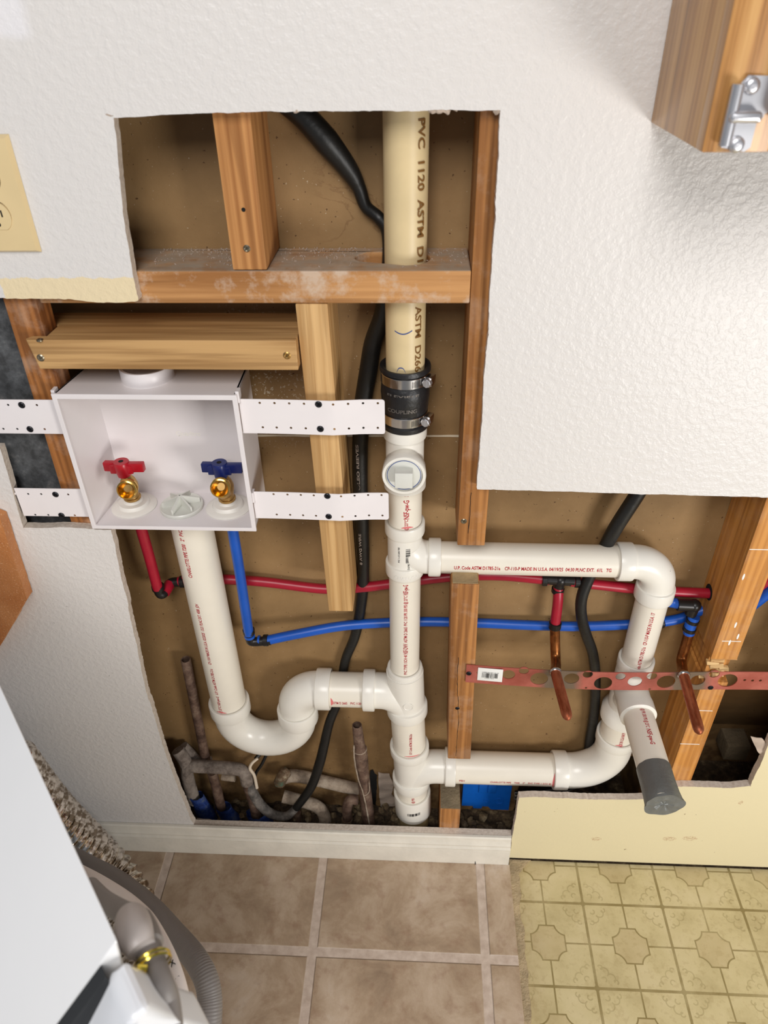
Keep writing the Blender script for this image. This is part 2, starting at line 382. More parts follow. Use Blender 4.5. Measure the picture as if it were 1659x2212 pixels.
def hollow(bm, p0, p1, ro, ri, seg=32, depth=.03):
    "straight pipe whose far end p1 is open"
    p0 = V(p0); p1 = V(p1); L = (p1-p0).length
    lathe(bm, p0, p1-p0, [(0, ro), (L-.001, ro), (L, ro-.0006), (L, ri), (L-depth, ri), (L-depth, 0)], seg)
def box(bm, x0, x1, y0, y1, z0, z1, bev=0, seg=2, dx_top=0):
    vs = [bm.verts.new((x+(dx_top if z == z1 else 0), y, z)) for x in (x0, x1) for y in (y0, y1) for z in (z0, z1)]
    fs = [(0, 1, 3, 2), (4, 6, 7, 5), (0, 4, 5, 1), (2, 3, 7, 6), (0, 2, 6, 4), (1, 5, 7, 3)]
    F = [bm.faces.new([vs[i] for i in f]) for f in fs]
    if bev:
        es = list({e for f in F for e in f.edges}); bmesh.ops.bevel(bm, geom=es, offset=bev, segments=seg, profile=.6, affect='EDGES')
def obox(bm, c, ax, ay, az, bev=0):
    "oriented box, half-extent vectors"
    c = V(c); ax, ay, az = V(ax), V(ay), V(az)
    vs = [bm.verts.new(c+sx*ax+sy*ay+sz*az) for sx in (-1, 1) for sy in (-1, 1) for sz in (-1, 1)]
    fs = [(0, 1, 3, 2), (4, 6, 7, 5), (0, 4, 5, 1), (2, 3, 7, 6), (0, 2, 6, 4), (1, 5, 7, 3)]
    F = [bm.faces.new([vs[i] for i in f]) for f in fs]
    if bev:
        es = list({e for f in F for e in f.edges}); bmesh.ops.bevel(bm, geom=es, offset=bev, segments=2, profile=.6, affect='EDGES')
def plate(bm, outline, holes, th, fmap, cuts=()):
    "flat 2D shape with holes, thickness th; fmap(u, v, w) -> point"
    loops = [[V((p[0], p[1], 0)) for p in outline]]+[[V((p[0], p[1], 0)) for p in h] for h in holes]
    flat = [p for l in loops for p in l]; tris = tessellate_polygon(loops)
    b2 = bmesh.new(); vs = [b2.verts.new(p) for p in flat]
    for t in tris:
        try: b2.faces.new([vs[i] for i in t])
        except ValueError: pass
    for cu in cuts:
        bmesh.ops.bisect_plane(b2, geom=b2.verts[:]+b2.edges[:]+b2.faces[:], plane_co=cu[0], plane_no=cu[1])
    bmesh.ops.recalc_face_normals(b2, faces=b2.faces)
    ret = bmesh.ops.extrude_face_region(b2, geom=b2.faces[:])
    for e in ret['geom']:
        if isinstance(e, bmesh.types.BMVert): e.co.z = th
    b2.verts.index_update(); m = {}
    for vv in b2.verts: m[vv] = bm.verts.new(fmap(vv.co.x, vv.co.y, vv.co.z))
    for f in b2.faces:
        try: bm.faces.new([m[x] for x in f.verts])
        except ValueError: pass
    b2.free()
def circ(cx, cy, r, n=28, ry=None): return [(cx+r*math.cos(2*math.pi*k/n), cy+(ry or r)*math.sin(2*math.pi*k/n)) for k in range(n)]
def rough_line(pts, step=.0035, amp=.0008, seed=0, closed=True):
    out = []; n = len(pts)
    for i in range(n if closed else n-1):
        a = V((*pts[i][:2], 0)); b = V((*pts[(i+1) % n][:2], 0)); A = pts[i][2] if len(pts[i]) > 2 else amp
        d = b-a; L = d.length
        k = max(1, int(L/step)) if A > 0 else 1
        nrm = V((-d.y, d.x, 0)).normalized()
        for j in range(k):
            p = a+d*(j/k)
            o = 0 if j == 0 else noise.noise(V((p.x*23, p.y*23, seed)))*A*1.8+noise.noise(V((p.x*310, p.y*310, seed+5)))*A*.55+noise.noise(V((p.x*90, p.y*90, seed+9)))*A*.6
            out.append(((p+nrm*o).x, (p+nrm*o).y))
    return out
_fc = {}
def text_mesh(s):
    if s not in _fc:
        c = bpy.data.curves.new('t', 'FONT'); c.body = s; c.size = 1; c.resolution_u = 3; c.offset = .022
        o = bpy.data.objects.new('t', c); col.objects.link(o); bpy.context.view_layer.update()
        me = bpy.data.meshes.new_from_object(o.evaluated_get(bpy.context.evaluated_depsgraph_get()))
        bpy.data.objects.remove(o); bpy.data.curves.remove(c)
        xs = [v.co.x for v in me.vertices]; _fc[s] = (me, min(xs), max(xs))
    return _fc[s]
def text_wrap(name, s, start, axis, N, Rr, length, height, mat, parent, th=.00018):
    "lettering printed round a pipe: runs from start along axis, centred on facing direction N"
    me, x0, x1 = text_mesh(s); A = V(axis).normalized(); N = (V(N)-A*V(N).dot(A)).normalized(); U = N.cross(A)
    bm = bmesh.new(); bm.from_mesh(me)
    sx = length/(x1-x0); sy = height/.72
    for v in bm.verts: v.co.x = (v.co.x-x0)*sx; v.co.y = (v.co.y-.36)*sy
    for k in (-.3, -.1, .1, .3):
        bmesh.ops.bisect_plane(bm, geom=bm.verts[:]+bm.edges[:]+bm.faces[:], plane_co=(0, k*height, 0), plane_no=(0, 1, 0))
    for v in bm.verts:
        a = v.co.y/Rr; v.co = V(start)+A*v.co.x+(N*math.cos(a)+U*math.sin(a))*(Rr+th)
    return finish(name, bm, mat, parent, smooth=False)
def text_flat(name, s, start, A, U, length, height, mat, parent, bm0=None):
    me, x0, x1 = text_mesh(s); A = V(A).normalized(); U = V(U).normalized()
    bm = bmesh.new(); bm.from_mesh(me); sx = length/(x1-x0); sy = height/.72
    for v in bm.verts: v.co = V(start)+A*((v.co.x-x0)*sx)+U*(v.co.y*sy)
    return finish(name, bm, mat, parent, smooth=False)
def screw_head(name, c, n, r, mat, parent, slot=True):
    bm = bmesh.new(); n = V(n).normalized(); lathe(bm, V(c)-n*.001, n, [(0, r), (.0012, r), (.0022, r*.7), (.0016, r*.25), (.0012, 0)], 16)
    u = n.orthogonal().normalized(); v = n.cross(u)
    obox(bm, V(c)+n*.0012, u*r*.62, v*r*.12, n*.0003); obox(bm, V(c)+n*.0012, v*r*.62, u*r*.12, n*.0003)
    return finish(name, bm, mat, parent)
# ------------------------------------------------------------------ room shell
Y0 = 0.0; DRY = .0127; YB = .1016
white = [(-1.3, 0.0, 0), (-1.3, 2.3, 0), (1.6, 2.3, 0), (1.6, .870, 0), (.583, .870, .0007), (.441, .869, .0007), (.074, .876, .0009), (.0735, 1.0, .0012), (.073, 1.196, .0012),
         (.071, 1.306, .0009), (.02, 1.3065, .0016), (-.06, 1.307, .0008), (-.20, 1.307, .0004), (-.302, 1.3035, .0008), (-.313, 1.21, .0010), (-.3165, 1.123, .0012), (-.335, 1.1205, .0012), (-.40, 1.124, .0008), (-.47, 1.126, .0008),
         (-.60, 1.126, .0008), (-.60, .93, .0005), (-.539, .93, .0005), (-.548, .802, .0010), (-.50, .8035, .0010), (-.424, .801, .0012), (-.436, .60, .0016), (-.4445, .46, .0016), (-.444, .30, .0012), (-.438, .16, .0020), (-.431, .078, 0), (-.20, .0795, 0), (.1855, .081, 0), (.1855, 0, 0)]
bm = bmesh.new(); plate(bm, rough_line(white, closed=True), [], DRY, lambda u, v, w_: V((u, w_, v)))
wall = structure(finish('wall_back', bm, M['wall'], smooth=False))
cream = [(.1865, .004, 0), (1.6, .004, 0), (1.6, .8695, 0), (.5835, .8695, .0004), (.5835, .60, .001), (.580, .40, .0012), (.584, .262, .0015), (.545, .255, .0015), (.470, .2555, .002), (.436, .2545, .0015), (.432, .2135, .001), (.33, .2085, .0022), (.205, .2085, .0012), (.188, .206, .001)]
bm = bmesh.new(); plate(bm, rough_line(cream, seed=3), [], DRY, lambda u, v, w_: V((u, w_, v)))
structure(finish('wall_lower_right', bm, M['cream'], smooth=False))
rear = [(-1.3, 2.3, 0), (1.6, 2.3, 0), (1.6, -.02, 0), (.93, -.02, 0), (.93, .46, 0), (.4875, .46, 0), (.4875, -.02, 0), (.446, -.02, 0), (.446, .200, .001), (.35, .196, .002), (.21, .190, .002), (.205, -.02, 0), (-1.3, -.02, 0)]  # lower right cutouts open onto the recesses added for darkness
bm = bmesh.new(); plate(bm, rough_line(rear), [], .0127, lambda u, v, w_: V((u, YB+w_, v))); structure(finish('wall_cavity_rear', bm, M['backing'], smooth=False))
bm = bmesh.new(); plate(bm, rough_line([(-.43, .8925), (.053, .8955), (.053, .8985), (-.43, .8945)], .012, .0006, 9), [], .0012, lambda u, v, w_: V((u, YB-.0014+w_, v)))
structure(finish('trim_1', bm, M['seam'], smooth=False))
bm = bmesh.new(); box(bm, .19, .45, .114, .30, -.02, .22); bmesh.ops.delete(bm, geom=[f for f in bm.faces if f.calc_center_median().y < .12], context='FACES'); structure(finish('wall_shade_recess', bm, M['backing'], smooth=False))  # box recess added so the area under the elbow goes dark
bm = bmesh.new(); prev = None  # receding rear surface, shaped so shade deepens towards the bottom
for k in range(17):
    t_ = k/16; z = .461-t_*.481; y = YB+.0005+.24*(t_**1.5 if t_ < .7 else .7**1.5+(t_-.7)*.1)
    cur = [bm.verts.new((.487, y, z)), bm.verts.new((.931, y, z))]
    if prev: bm.faces.new((prev[0], prev[1], cur[1], cur[0]))
    prev = cur
box(bm, .480, .487, YB, .36, -.02, .46); box(bm, .931, .938, YB, .36, -.02, .46); structure(finish('wall_shade_recess', bm, M['backing'], smooth=False))
bm = bmesh.new(); c_ = at(1592, 1622, .20); box(bm, c_.x-.024, c_.x+.024, .196, .25, c_.z-.026, c_.z+.020, .003)
tag(finish('junction_box', bm, M['greywood']), 'faint brownish box deep in the dark cavity at the far right', 'junction box')
# floors
bm = bmesh.new(); box(bm, -1.3, .187, -1.6, -.0115, -.02, 0.0, .0012); structure(finish('floor', bm, M['tile'], smooth=False))
bm = bmesh.new(); box(bm, .1945, 1.6, -1.6, .0, -.02, -.0045); structure(finish('floor', bm, M['vinyl'], smooth=False))
bm = bmesh.new(); plate(bm, rough_line([(.1865, -1.5, 0), (.1865, .0, .0), (.230, .0, .003), (.203, -.028, .003), (.1985, -.30, .003), (.1985, -1.5, 0)], .005, .002, 4), [], .004, lambda u, v, w_: V((u, v, -.006+w_)))
structure(finish('trim_2', bm, plain('crumbled_grout', (194, 172, 136), .95, var=.4, bump=.003, bscale=200), smooth=False))
bm = bmesh.new(); box(bm, -1.3, 1.6, -.0110, .40, -.03, -.0085); structure(finish('floor_slab', bm, M['dirt'], smooth=False))
# baseboard (moulded profile) and the ledge behind it
prof = [(0, 0), (-.0125, 0), (-.0125, .040), (-.0115, .047), (-.0125, .050), (-.010, .056), (-.0105, .060), (-.007, .068), (-.0065, .077), (-.0045, .080), (0, .080)]
bm = bmesh.new(); n = 60; rows = []
for i in range(n+1):
    X = -1.3+(1.4845)*i/n; rows.append([bm.verts.new((X, y-.0004, z*(1+.012*math.sin(X*9))+.0004)) for y, z in prof])
for a, b in zip(rows, rows[1:]):
    for k in range(len(prof)-1): bm.faces.new((a[k], a[k+1], b[k+1], b[k]))
bm.faces.new(rows[0]); bm.faces.new(rows[-1][::-1])
base = structure(finish('baseboard_back', bm, M['trim'], angle=25))
bm = bmesh.new(); tube(bm, [fl(1026, 1851, .02)+V((0, 0, 0)), at(1027, 1868, -.014)], .0009, 8)
tag(finish('nail', bm, M['screw']), 'dark bent nail sticking out of the white baseboard near its right end', 'nail')
# ------------------------------------------------------------------ framing
def board(name, x0, x1, y0, y1, z0, z1, mat, label, cat='stud', bev=.002, dx_top=0, group=None):
    bm = bmesh.new(); box(bm, x0, x1, y0, y1, z0, z1, bev, 2, dx_top)
    return tag(finish(name, bm, mat), label, cat, group)
SY0, SY1 = DRY+.0003, YB-.0006
left_stud = board('wall_stud', -.4860, -.4475, SY0, .045, .775, 1.30, M['stud_d'], 'dark orange wall stud left of the water valve box', 'wall stud', dx_top=.0105)
bm = bmesh.new(); tube(bm, [(-.4735+.037, .0200, 1.123), (-.4735+.037, .03, 1.05)], .002, 6); bm.free()
upper = board('wall_stud', -.2085, -.1705, SY0, SY1, 1.1525, 2.29, M['stud_a'], 'short orange stud standing on the dusty horizontal block in the upper opening', 'wall stud')
s = at(533, 537, SY0); screw_head('screw', (s.x, SY0, s.z), (0, -1, 0), .004, M['zinc'], upper)
bm = bmesh.new(); s = at(526, 453, SY0); lathe(bm, (s.x, SY0-.0004, s.z), (0, 1, 0), [(0, .0022), (.0005, .0022)], 10); finish('nail_hole', bm, M['slot'], upper)
king = board('wall_stud', .0530, .0910, SY0, SY1, .7735, 2.29, M['stud_k'], 'brown stud right of the drain stack, cut off above the upper white cross pipe', 'wall stud')
screw_head('screw', (at(1002, 1126, SY0).x, SY0, at(1002, 1126, SY0).z), (0, -1, 0), .0042, M['zinc'], king)
low = board('wall_stud', .0565, .0965, SY0, SY1, .2955, .7030, M['stud_k'], 'short brown stud section between the two white cross pipes', 'wall stud', dx_top=-.0085)
bm = bmesh.new(); box(bm, .0495, .0865, SY0+.001, SY1-.001, .7031, .7042, .0004); finish('end_grain', bm, M['endgrain'], low)
s = at(988, 1530, SY0); screw_head('screw', (s.x, SY0, s.z), (0, -1, 0), .0036, M['screw'], low)
foot = board('wall_stud', .0480, .0860, SY0, SY1, -.0075, .142, M['stud_k'], 'cut stud stump under the lower white cross pipe', 'wall stud')
bm = bmesh.new(); box(bm, .0485, .0855, SY0+.001, SY1-.001, .1421, .1432, .0004); finish('end_grain', bm, M['greywood'], foot)
# blocking with the bored hole
bm = bmesh.new()
hole = circ(-.019, .060, .0265, 24)[18:]+circ(-.019, .060, .0265, 24)[:7]
hl = [(-.019+.027*math.cos(a), .060+.027*math.sin(a)) for a in [R_(-90+k*12) for k in range(16)]]+[(-.056+.022*math.cos(a), .064+.020*math.sin(a)) for a in [R_(90+k*12) for k in range(16)]]
plate(bm, [(-.4365, SY0), (.0525, SY0), (.0525, SY1), (-.4365, SY1)], [hl], .0365, lambda u, v, w_: V((u, v, 1.1150+w_+.0)))
blk = tag(finish('blocking', bm, M['block'], smooth=False), 'dusty horizontal framing block bored for the yellowed vent pipe', 'framing block')
bv = blk.modifiers.new('bevel', 'BEVEL'); bv.width = .0018; bv.segments = 2; bv.limit_method = 'ANGLE'
bm = bmesh.new()
for k in range(420):
    x = random.uniform(-.31, .05); y = random.betavariate(3, 1.2)*.085+.014
    if ((x+.037)/.048)**2+((y-.061)/.033)**2 < 1 or (-.212 < x < -.167): continue
    if x > .0 : y = random.uniform(.04, .1)
    r = random.uniform(.0004, .0013); bmesh.ops.create_icosphere(bm, subdivisions=1, radius=r, matrix=Matrix.Translation((x, y, 1.1518))@Matrix.Rotation(random.random()*6, 4, 'Y')@Matrix.Diagonal((1.6, 1, .6, 1)))
tag(finish('debris', bm, M['torn'], smooth=False), 'dust and crumbs lying along the bored framing block', 'debris', kind='stuff')
# pine block over the valve box
bm = bmesh.new(); plate(bm, [(-.459, -.0005), (-.1435, -.0005), (-.1435, .0885), (-.4640, .0885), (-.4640, .0462), (-.4400, .0462), (-.4400, .0122), (-.4565, .0122), (-.462, .004)], [], .0365, lambda u, v, w_: V((u-(0 if u > -.44 else (.006*(1-w_/.0365))*-1), v, 1.0400+w_)))
pb = tag(finish('framing_block', bm, M['block_n'], smooth=False), 'new pine block laid flat right above the white valve box', 'framing block')
bv = pb.modifiers.new('bevel', 'BEVEL'); bv.width = .0012; bv.segments = 2; bv.limit_method = 'ANGLE'
for (px, py, m) in ((88, 773, 'zinc'), (620, 768, 'brassd')):
    s = at(px, py, -.0005); screw_head('screw', (s.x, -.0006, s.z), (0, -1, 0), .0046, M[m], pb)
s = fl(86, 734, 1.0765); screw_head('screw', (s.x, s.y, 1.0765), (0, 0, 1), .004, M['zinc'], pb)
mid = board('wall_stud', -.1335, -.0965, SY0, SY1, .6445, 1.1145, M['stud_n'], 'pale new pine stud hanging under the block with two white brackets across it', 'wall stud', dx_top=-.0095)
# right stud with broken notch
bm = bmesh.new(); zn0, zn1 = .512, .560
def notch(z):
    if z < zn0-.001 or z > zn1+.001: return 0
    return 1
zs = [0, .25, .45, zn0-.003, zn0-.002]+[zn0+k*(zn1-zn0)/8 for k in range(9)]+[zn1+.002, zn1+.003, .7, .86, 1.2, 2.29]; rows = []
for z in zs:
    m_ = notch(z); j = .006*noise.noise(V((z*300, 2, 1))) if m_ else 0
    yf = SY0+(.012+j if m_ else 0); xl = .4475+(.004+j if m_ else 0)
    row = [(xl, SY1), (xl, yf)]+[(xl+(.4865-xl)*k/6, yf+(noise.noise(V((k*1.7, z*400, 3)))*.005 if m_ else 0)) for k in range(1, 6)]+[(.4865, yf+(.004 if m_ else 0)), (.4865, SY1)]
    rows.append([bm.verts.new((x, y, z)) for x, y in row])
for a, b in zip(rows, rows[1:]):
    for k in range(len(a)): bm.faces.new((a[k], a[(k+1) % len(a)], b[(k+1) % len(b)], b[k]))
bm.faces.new(rows[0]); bm.faces.new(rows[-1][::-1])
rs = tag(finish('wall_stud', bm, M['stud_r'], smooth=False), 'orange stud at the right with a broken notch above the red strap', 'wall stud')
bm = bmesh.new()
for k in range(16):
    z = random.uniform(zn0-.004, zn1+.004); x = random.uniform(.449, .480); L = random.uniform(.008, .02)
    obox(bm, (x, SY0+.006+random.uniform(-.002, .005), z), V((L/2, 0, random.uniform(-.002, .003))), V((0, .003, 0)), V((0, .0015, .0022)))
finish('splinters', bm, M['splinter'], rs, smooth=False)
bm = bmesh.new(); lathe(bm, (.4472, .080, .638), (1, 0, 0), [(0, .013), (.0012, .013)], 24); finish('bored_hole', bm, M['slot'], rs)
for (px, py) in ((1606, 1246), (1589, 1350), (1594, 1375), (1576, 1388)):
    s = at(px, py, SY0); bm = bmesh.new(); plate(bm, circ(s.x, s.z, .0015, 8, .006), [], .0003, lambda u, v, w_: V((u, SY0-.0003+w_, v))); finish('plaster_mark', bm, M['label'], rs, smooth=False)
for px, py, hw in ((1580, 1385, .014), (1645, 1187, .016), (1520, 1535, .014), (1490, 1607, .016)):
    s = at(px, py, SY0); s.x = min(s.x, .4860-hw); bm = bmesh.new(); obox(bm, (s.x, SY0-.0002, s.z), (hw, 0, 0), (0, .0002, 0), (0, 0, .0006)); finish('plaster_mark', bm, M['label'], rs, smooth=False)
def crack(parent, pts, Y, wd=.0006):
    P = [at(px, py, Y) for px, py in pts]; P = rough_line([(p.x, p.z) for p in P], .006, .0012, 21, closed=False)
    bm = bmesh.new(); pr = None
    for i, (x, z) in enumerate(P):
        w_ = wd*(.4+abs(noise.noise(V((x*300, z*200, 0)))))
        a, b = bm.verts.new((x-w_, Y-.0002, z)), bm.verts.new((x+w_, Y-.0002, z))
        if pr: bm.faces.new((pr[0], pr[1], b, a))
        pr = (a, b)
    finish('crack', bm, M['slot'], parent, smooth=False)
crack(low, [(990, 1420), (988, 1500), (991, 1560), (984, 1638)], SY0); crack(king, [(1018, 1064), (1014, 1120), (1013, 1160)], SY0)
# dark faced insulation in the bay on the left
bm = bmesh.new(); box(bm, -.80, -.4885, .030, .100, .778, 1.35, .003); tag(finish('insulation_panel', bm, M['insulation']), 'dark grey mottled panel filling the bay left of the valve box', 'insulation')
# speckled board leaning at the left edge
P = [at(-260, 1010, -.020), at(0, 1122, -.020), at(58, 1296, -.020), at(0, 1396, -.020), at(-200, 1600, -.02)]
bm = bmesh.new(); plate(bm, rough_line([(p.x, p.z) for p in P], .008, .0012, 12), [], .018, lambda u, v, w_: V((u, -.019+w_-.0005, v)))
tag(finish('wooden_board', bm, M['brownboard'], smooth=False), 'speckled orange brown board poking in at the left edge against the white wall', 'board')
# ------------------------------------------------------------------ rubble on the slab
bm = bmesh.new(); nx, ny = 150, 14; grid = []
for i in range(nx+1):
    r = []
    for j in range(ny+1):
        x = -.425+.99*i/nx; y = .0134+(.1005-.0134)*j/ny
        h = .010+.014*noise.noise(V((x*18, y*18, 0)))+.012*noise.noise(V((x*60, y*60, 3)))+.005*noise.noise(V((x*170, y*170, 5)))
        if .09 < x < .2: h = .004+.004*noise.noise(V((x*60, y*60, 3)))
        r.append(bm.verts.new((x, y, max(-.0075, h))))
    grid.append(r)
for i in range(nx):
    for j in range(ny): bm.faces.new((grid[i][j], grid[i+1][j], grid[i+1][j+1], grid[i][j+1]))
o = finish('dirt', bm, M['dirt'], smooth=False); tag(o, 'dark dirt covering the slab inside the wall cavity', 'dirt', kind='stuff')
bm = bmesh.new()
for k in range(150):
    x = random.uniform(-.42, .03) if k < 125 else random.uniform(.09, .18); y = random.uniform(.018, .097); r = random.uniform(.003, .010)
    m_ = Matrix.Translation((x, y, .014+random.uniform(0, .008)))@Matrix.Rotation(random.random()*6, 4, V((random.random(), random.random(), 1)).normalized())@Matrix.Diagonal((random.uniform(.7, 1.6), random.uniform(.7, 1.2), random.uniform(.4, .9), 1))
    g = bmesh.ops.create_icosphere(bm, subdivisions=1, radius=r, matrix=m_)
    for v in g['verts']: v.co += V((noise.noise(v.co*200), noise.noise(v.co*200+V((5, 0, 0))), noise.noise(v.co*200+V((0, 5, 0)))))*r*.35
tag(finish('rubble', bm, M['rock'], smooth=False), 'broken stones and mortar crumbs heaped around the old pipes', 'rubble', kind='stuff')
# torn paper remains
for (px, py, Y, pts, lab) in ((835, 1715, YB-.003, [(-18, -45), (6, -42), (16, -20), (10, 0), (24, 20), (10, 38), (-12, 30), (-16, 0)], 'torn pale paper flap on the rear wall beside the drain stack'),
                              (1652, 1612, .006, [(-30, -20), (-6, -16), (10, 4), (22, 6), (22, 14), (4, 30), (-8, 20), (-18, 6)], 'torn grey paper flap hanging on the cut edge at far right'),
                              (455, 1782, .020, [(-30, -14), (0, -10), (22, 2), (34, 6), (-10, 10), (-34, 14)], 'torn pink drywall scrap at the lower left corner of the opening')):
    bm = bmesh.new(); c = [at(px+a, py+b, Y) for a, b in pts]
    plate(bm, rough_line([(p.x, p.z) for p in c], .004, .0010, 2), [], .0012, lambda u, v, w_: V((u, Y+w_+.004*noise.noise(V((u*60, v*60, 1))), v)))
    tag(finish('paper_scrap', bm, M['torn'], smooth=False), lab, 'paper scrap')
bm = bmesh.new()
for (px, py, sz) in ((935, 236, .0035), (952, 238, .003), (965, 240, .0025), (985, 237, .0016), (640, 238, .0025), (1075, 240, .003), (238, 247, .003), (720, 238, .0012)):
    s = at(px, py, .002); g = bmesh.ops.create_icosphere(bm, subdivisions=2, radius=sz, matrix=Matrix.Translation(s)@Matrix.Diagonal((1.5, .6, 1, 1)))
    for v in g['verts']: v.co += V((noise.noise(v.co*400), noise.noise(v.co*300), noise.noise(v.co*350+V((2, 2, 2)))))*sz*.7
tag(finish('gypsum_crumbs', bm, M['torn'], smooth=False), 'ragged gypsum crumbs along the top cut edge of the opening', 'gypsum crumbs', kind='stuff')
# ------------------------------------------------------------------ white drain assembly
R15, R2 = .02413, .03016; H15, H2 = .0290, .0360
YD = .060
drain = thing('drain_pipe_assembly', (-.01, YD, 0), 'white glued plastic drain piping: standpipe, trap, stack and cross pipes', 'drain pipe')
def straight(name, p0, p1, r, mat='pvc', parent=None, seg=48):
    bm = bmesh.new(); tube(bm, [p0, p1], r, seg); return finish(name, bm, M[mat], parent or drain)
def hub(bm, p0, p1, r, pipe_r, ent=True):
    "socket collar from p0 (pipe entry) to p1 (body)"
    L = (V(p1)-V(p0)).length
    lathe(bm, p0, V(p1)-V(p0), [(.0012, pipe_r+.0003), (0, r-.0022), (.0008, r-.0005), (.0025, r), (L-.003, r), (L-.001, r-.0006), (L, pipe_r+.001)], 48, caps=False)
def arc(c, a0, a1, rad, ex, ez, n=14):
    return [V(c)+V(ex)*math.cos(R_(a0+(a1-a0)*k/n))*rad+V(ez)*math.sin(R_(a0+(a1-a0)*k/n))*rad for k in range(n+1)]
def sxz(z):  # stack axis
    return V((-.0205, YD, z)) if z > .47 else V((-.0205+(.47-z)*.042, YD, z))
ZV = .714; ZT = .416; ZL = .207; XR = .3565
SX = -.333
# stack pipes
straight('pipe', sxz(.94), sxz(.84), R15, 'pvcf').name = 'pipe'
up_pipe = straight('pipe', sxz(.850), sxz(.770), R15)
mid_pipe = straight('pipe', sxz(.70), sxz(.47), R15)
low_pipe = straight('pipe', sxz(.37), sxz(.25), R2)
straight('pipe', sxz(.15), sxz(.10), R2)
# cleanout tee
bm = bmesh.new()
hub(bm, sxz(.9445), sxz(.920), H15, R15); lathe(bm, sxz(.925), (0, 0, -1), [(0, R15+.0015), (.06, R15+.0015), (.072, H15), (.083, H15), (.085, R15)], 48)
cz = .887
lathe(bm, V((sxz(cz).x, YD, cz)), (0, -1, 0), [(0, R15+.001), (.022, R15+.001), (.026, H15-.001), (.046, H15), (.048, H15-.001), (.048, H15-.0045), (.043, H15-.005)], 48)
clt = finish('cleanout_tee', bm, M['pvcf'], drain)
bm = bmesh.new(); pc = V((sxz(cz).x, YD-.0440, cz)); lathe(bm, pc, (0, -1, 0), [(-.005, H15-.0055), (.0015, H15-.0055), (.002, H15-.0065), (.0012, .012), (.0012, 0)], 40)
plug = finish('cleanout_plug', bm, M['plug'], drain)
bm = bmesh.new(); lathe(bm, pc+V((0, -.0017, 0)), (0, -1, 0), [(0, H15-.0066), (.0006, H15-.0066), (.0006, H15-.0074), (0, H15-.0074)], 40, caps=False); finish('blue_seam', bm, M['ink_blue'], plug); bm = bmesh.new(); box(bm, pc.x-.0115, pc.x+.0115, pc.y-.016, pc.y-.001, pc.z-.0115, pc.z+.0115, .0012); finish('square_nut', bm, M['plug'], plug)
# sanitary tee builder
def san_tee(z0, z1, zb, side, rm, rb, hm, hb, name='sanitary_tee', inv=False, reach=.062, hub_len=.020, top_r=None, turn=.045):
    bm = bmesh.new(); rt = top_r or rm; ht = hm if not top_r else H15+.0005
    body = [sxz(z1-.012), sxz(z0+.012)]
    tube(bm, body, rm+.0012, 48); hub(bm, sxz(z1), sxz(z1-.021), ht, rt); hub(bm, sxz(z0-.004), sxz(z0+.019), hm, rm)
    if top_r: lathe(bm, sxz(z1-.021), (0, 0, -1), [(0, ht), (.008, rm+.0012)], 48)
    x = sxz(zb).x; s_ = 1 if side > 0 else -1; k = 1 if inv else -1
    pts = [V((x+s_*reach, YD, zb)), V((x+s_*(turn+.002), YD, zb))]+arc((x+s_*turn, YD, zb+k*turn), 90, 0, turn, (-s_, 0, 0), (0, 0, -k), 12)[1:]
    tube(bm, pts[:-3], rb+.0010, 48)
    hub(bm, V((x+s_*(reach+hub_len), YD, zb)), V((x+s_*reach, YD, zb)), hb, rb)
    return finish(name, bm, M['pvcf'], drain)
tee2 = san_tee(.690, .782, ZV, 1, R15, R15, H15, H15, inv=True, reach=.0345, turn=.034, hub_len=.019)
tee3 = san_tee(.368, .480, ZT, -1, R2, R2, H2, H2, top_r=R15, reach=.053, turn=.046, hub_len=.021)
tee4 = san_tee(.160, .272, ZL, 1, R2, R2, H2, H2, reach=.064, turn=.048)
bm = bmesh.new(); hub(bm, sxz(.128), sxz(.065), H2, R2); lathe(bm, sxz(.068), (0, 0, -1), [(0, H2-.001), (.004, R2)], 48); finish('coupling', bm, M['pvcf'], drain)
for k, (zz, t) in enumerate(((.0, 0),)):
    bm = bmesh.new()
    for i in range(16):
        a = R_(-105+i*2.6); z = .098+.004*(i/16); wd = random.choice((.0003, .0006, .0009))
        c = sxz(z)+V((math.cos(a), math.sin(a), 0))*(H2+.0001); obox(bm, c, V((-math.sin(a), math.cos(a), 0))*wd, V((math.cos(a), math.sin(a), 0))*.0002, (0, 0, .004))
    finish('barcode', bm, M['ink_black'], drain, smooth=False)
# standpipe, trap
sp = straight('pipe', (SX, YD, .80), (SX, YD, .36), R2)
sp.name = 'standpipe'
bm = bmesh.new(); rt = .0605; zc = .337
U = [V((SX, YD, .352))]+[V((SX+rt-rt*math.cos(R_(a)), YD, zc-rt*math.sin(R_(a)))) for a in range(0, 181, 9)]+[V((SX+2*rt, YD, .345))]
tube(bm, U, R2+.0012, 48); hub(bm, (SX, YD, .380), (SX, YD, .352), H2, R2); hub(bm, (SX+2*rt, YD, .366), (SX+2*rt, YD, .335), H2, R2)
finish('p_trap', bm, M['pvcf'], drain)
bm = bmesh.new(); xe = SX+2*rt; re = .040
E_ = [V((xe, YD, .352))]+[V((xe+re-re*math.cos(R_(a)), YD, ZT-re+re*math.sin(R_(a)))) for a in range(0, 91, 7)]+[V((xe+re+.004, YD, ZT))]
tube(bm, E_, R2+.001, 48); hub(bm, (xe+re+.024, YD, ZT), (xe+re-.002, YD, ZT), H2, R2); finish('trap_elbow', bm, M['pvcf'], drain)
arm = straight('trap_arm', (xe+re, YD, ZT), (-.078, YD, ZT), R2)
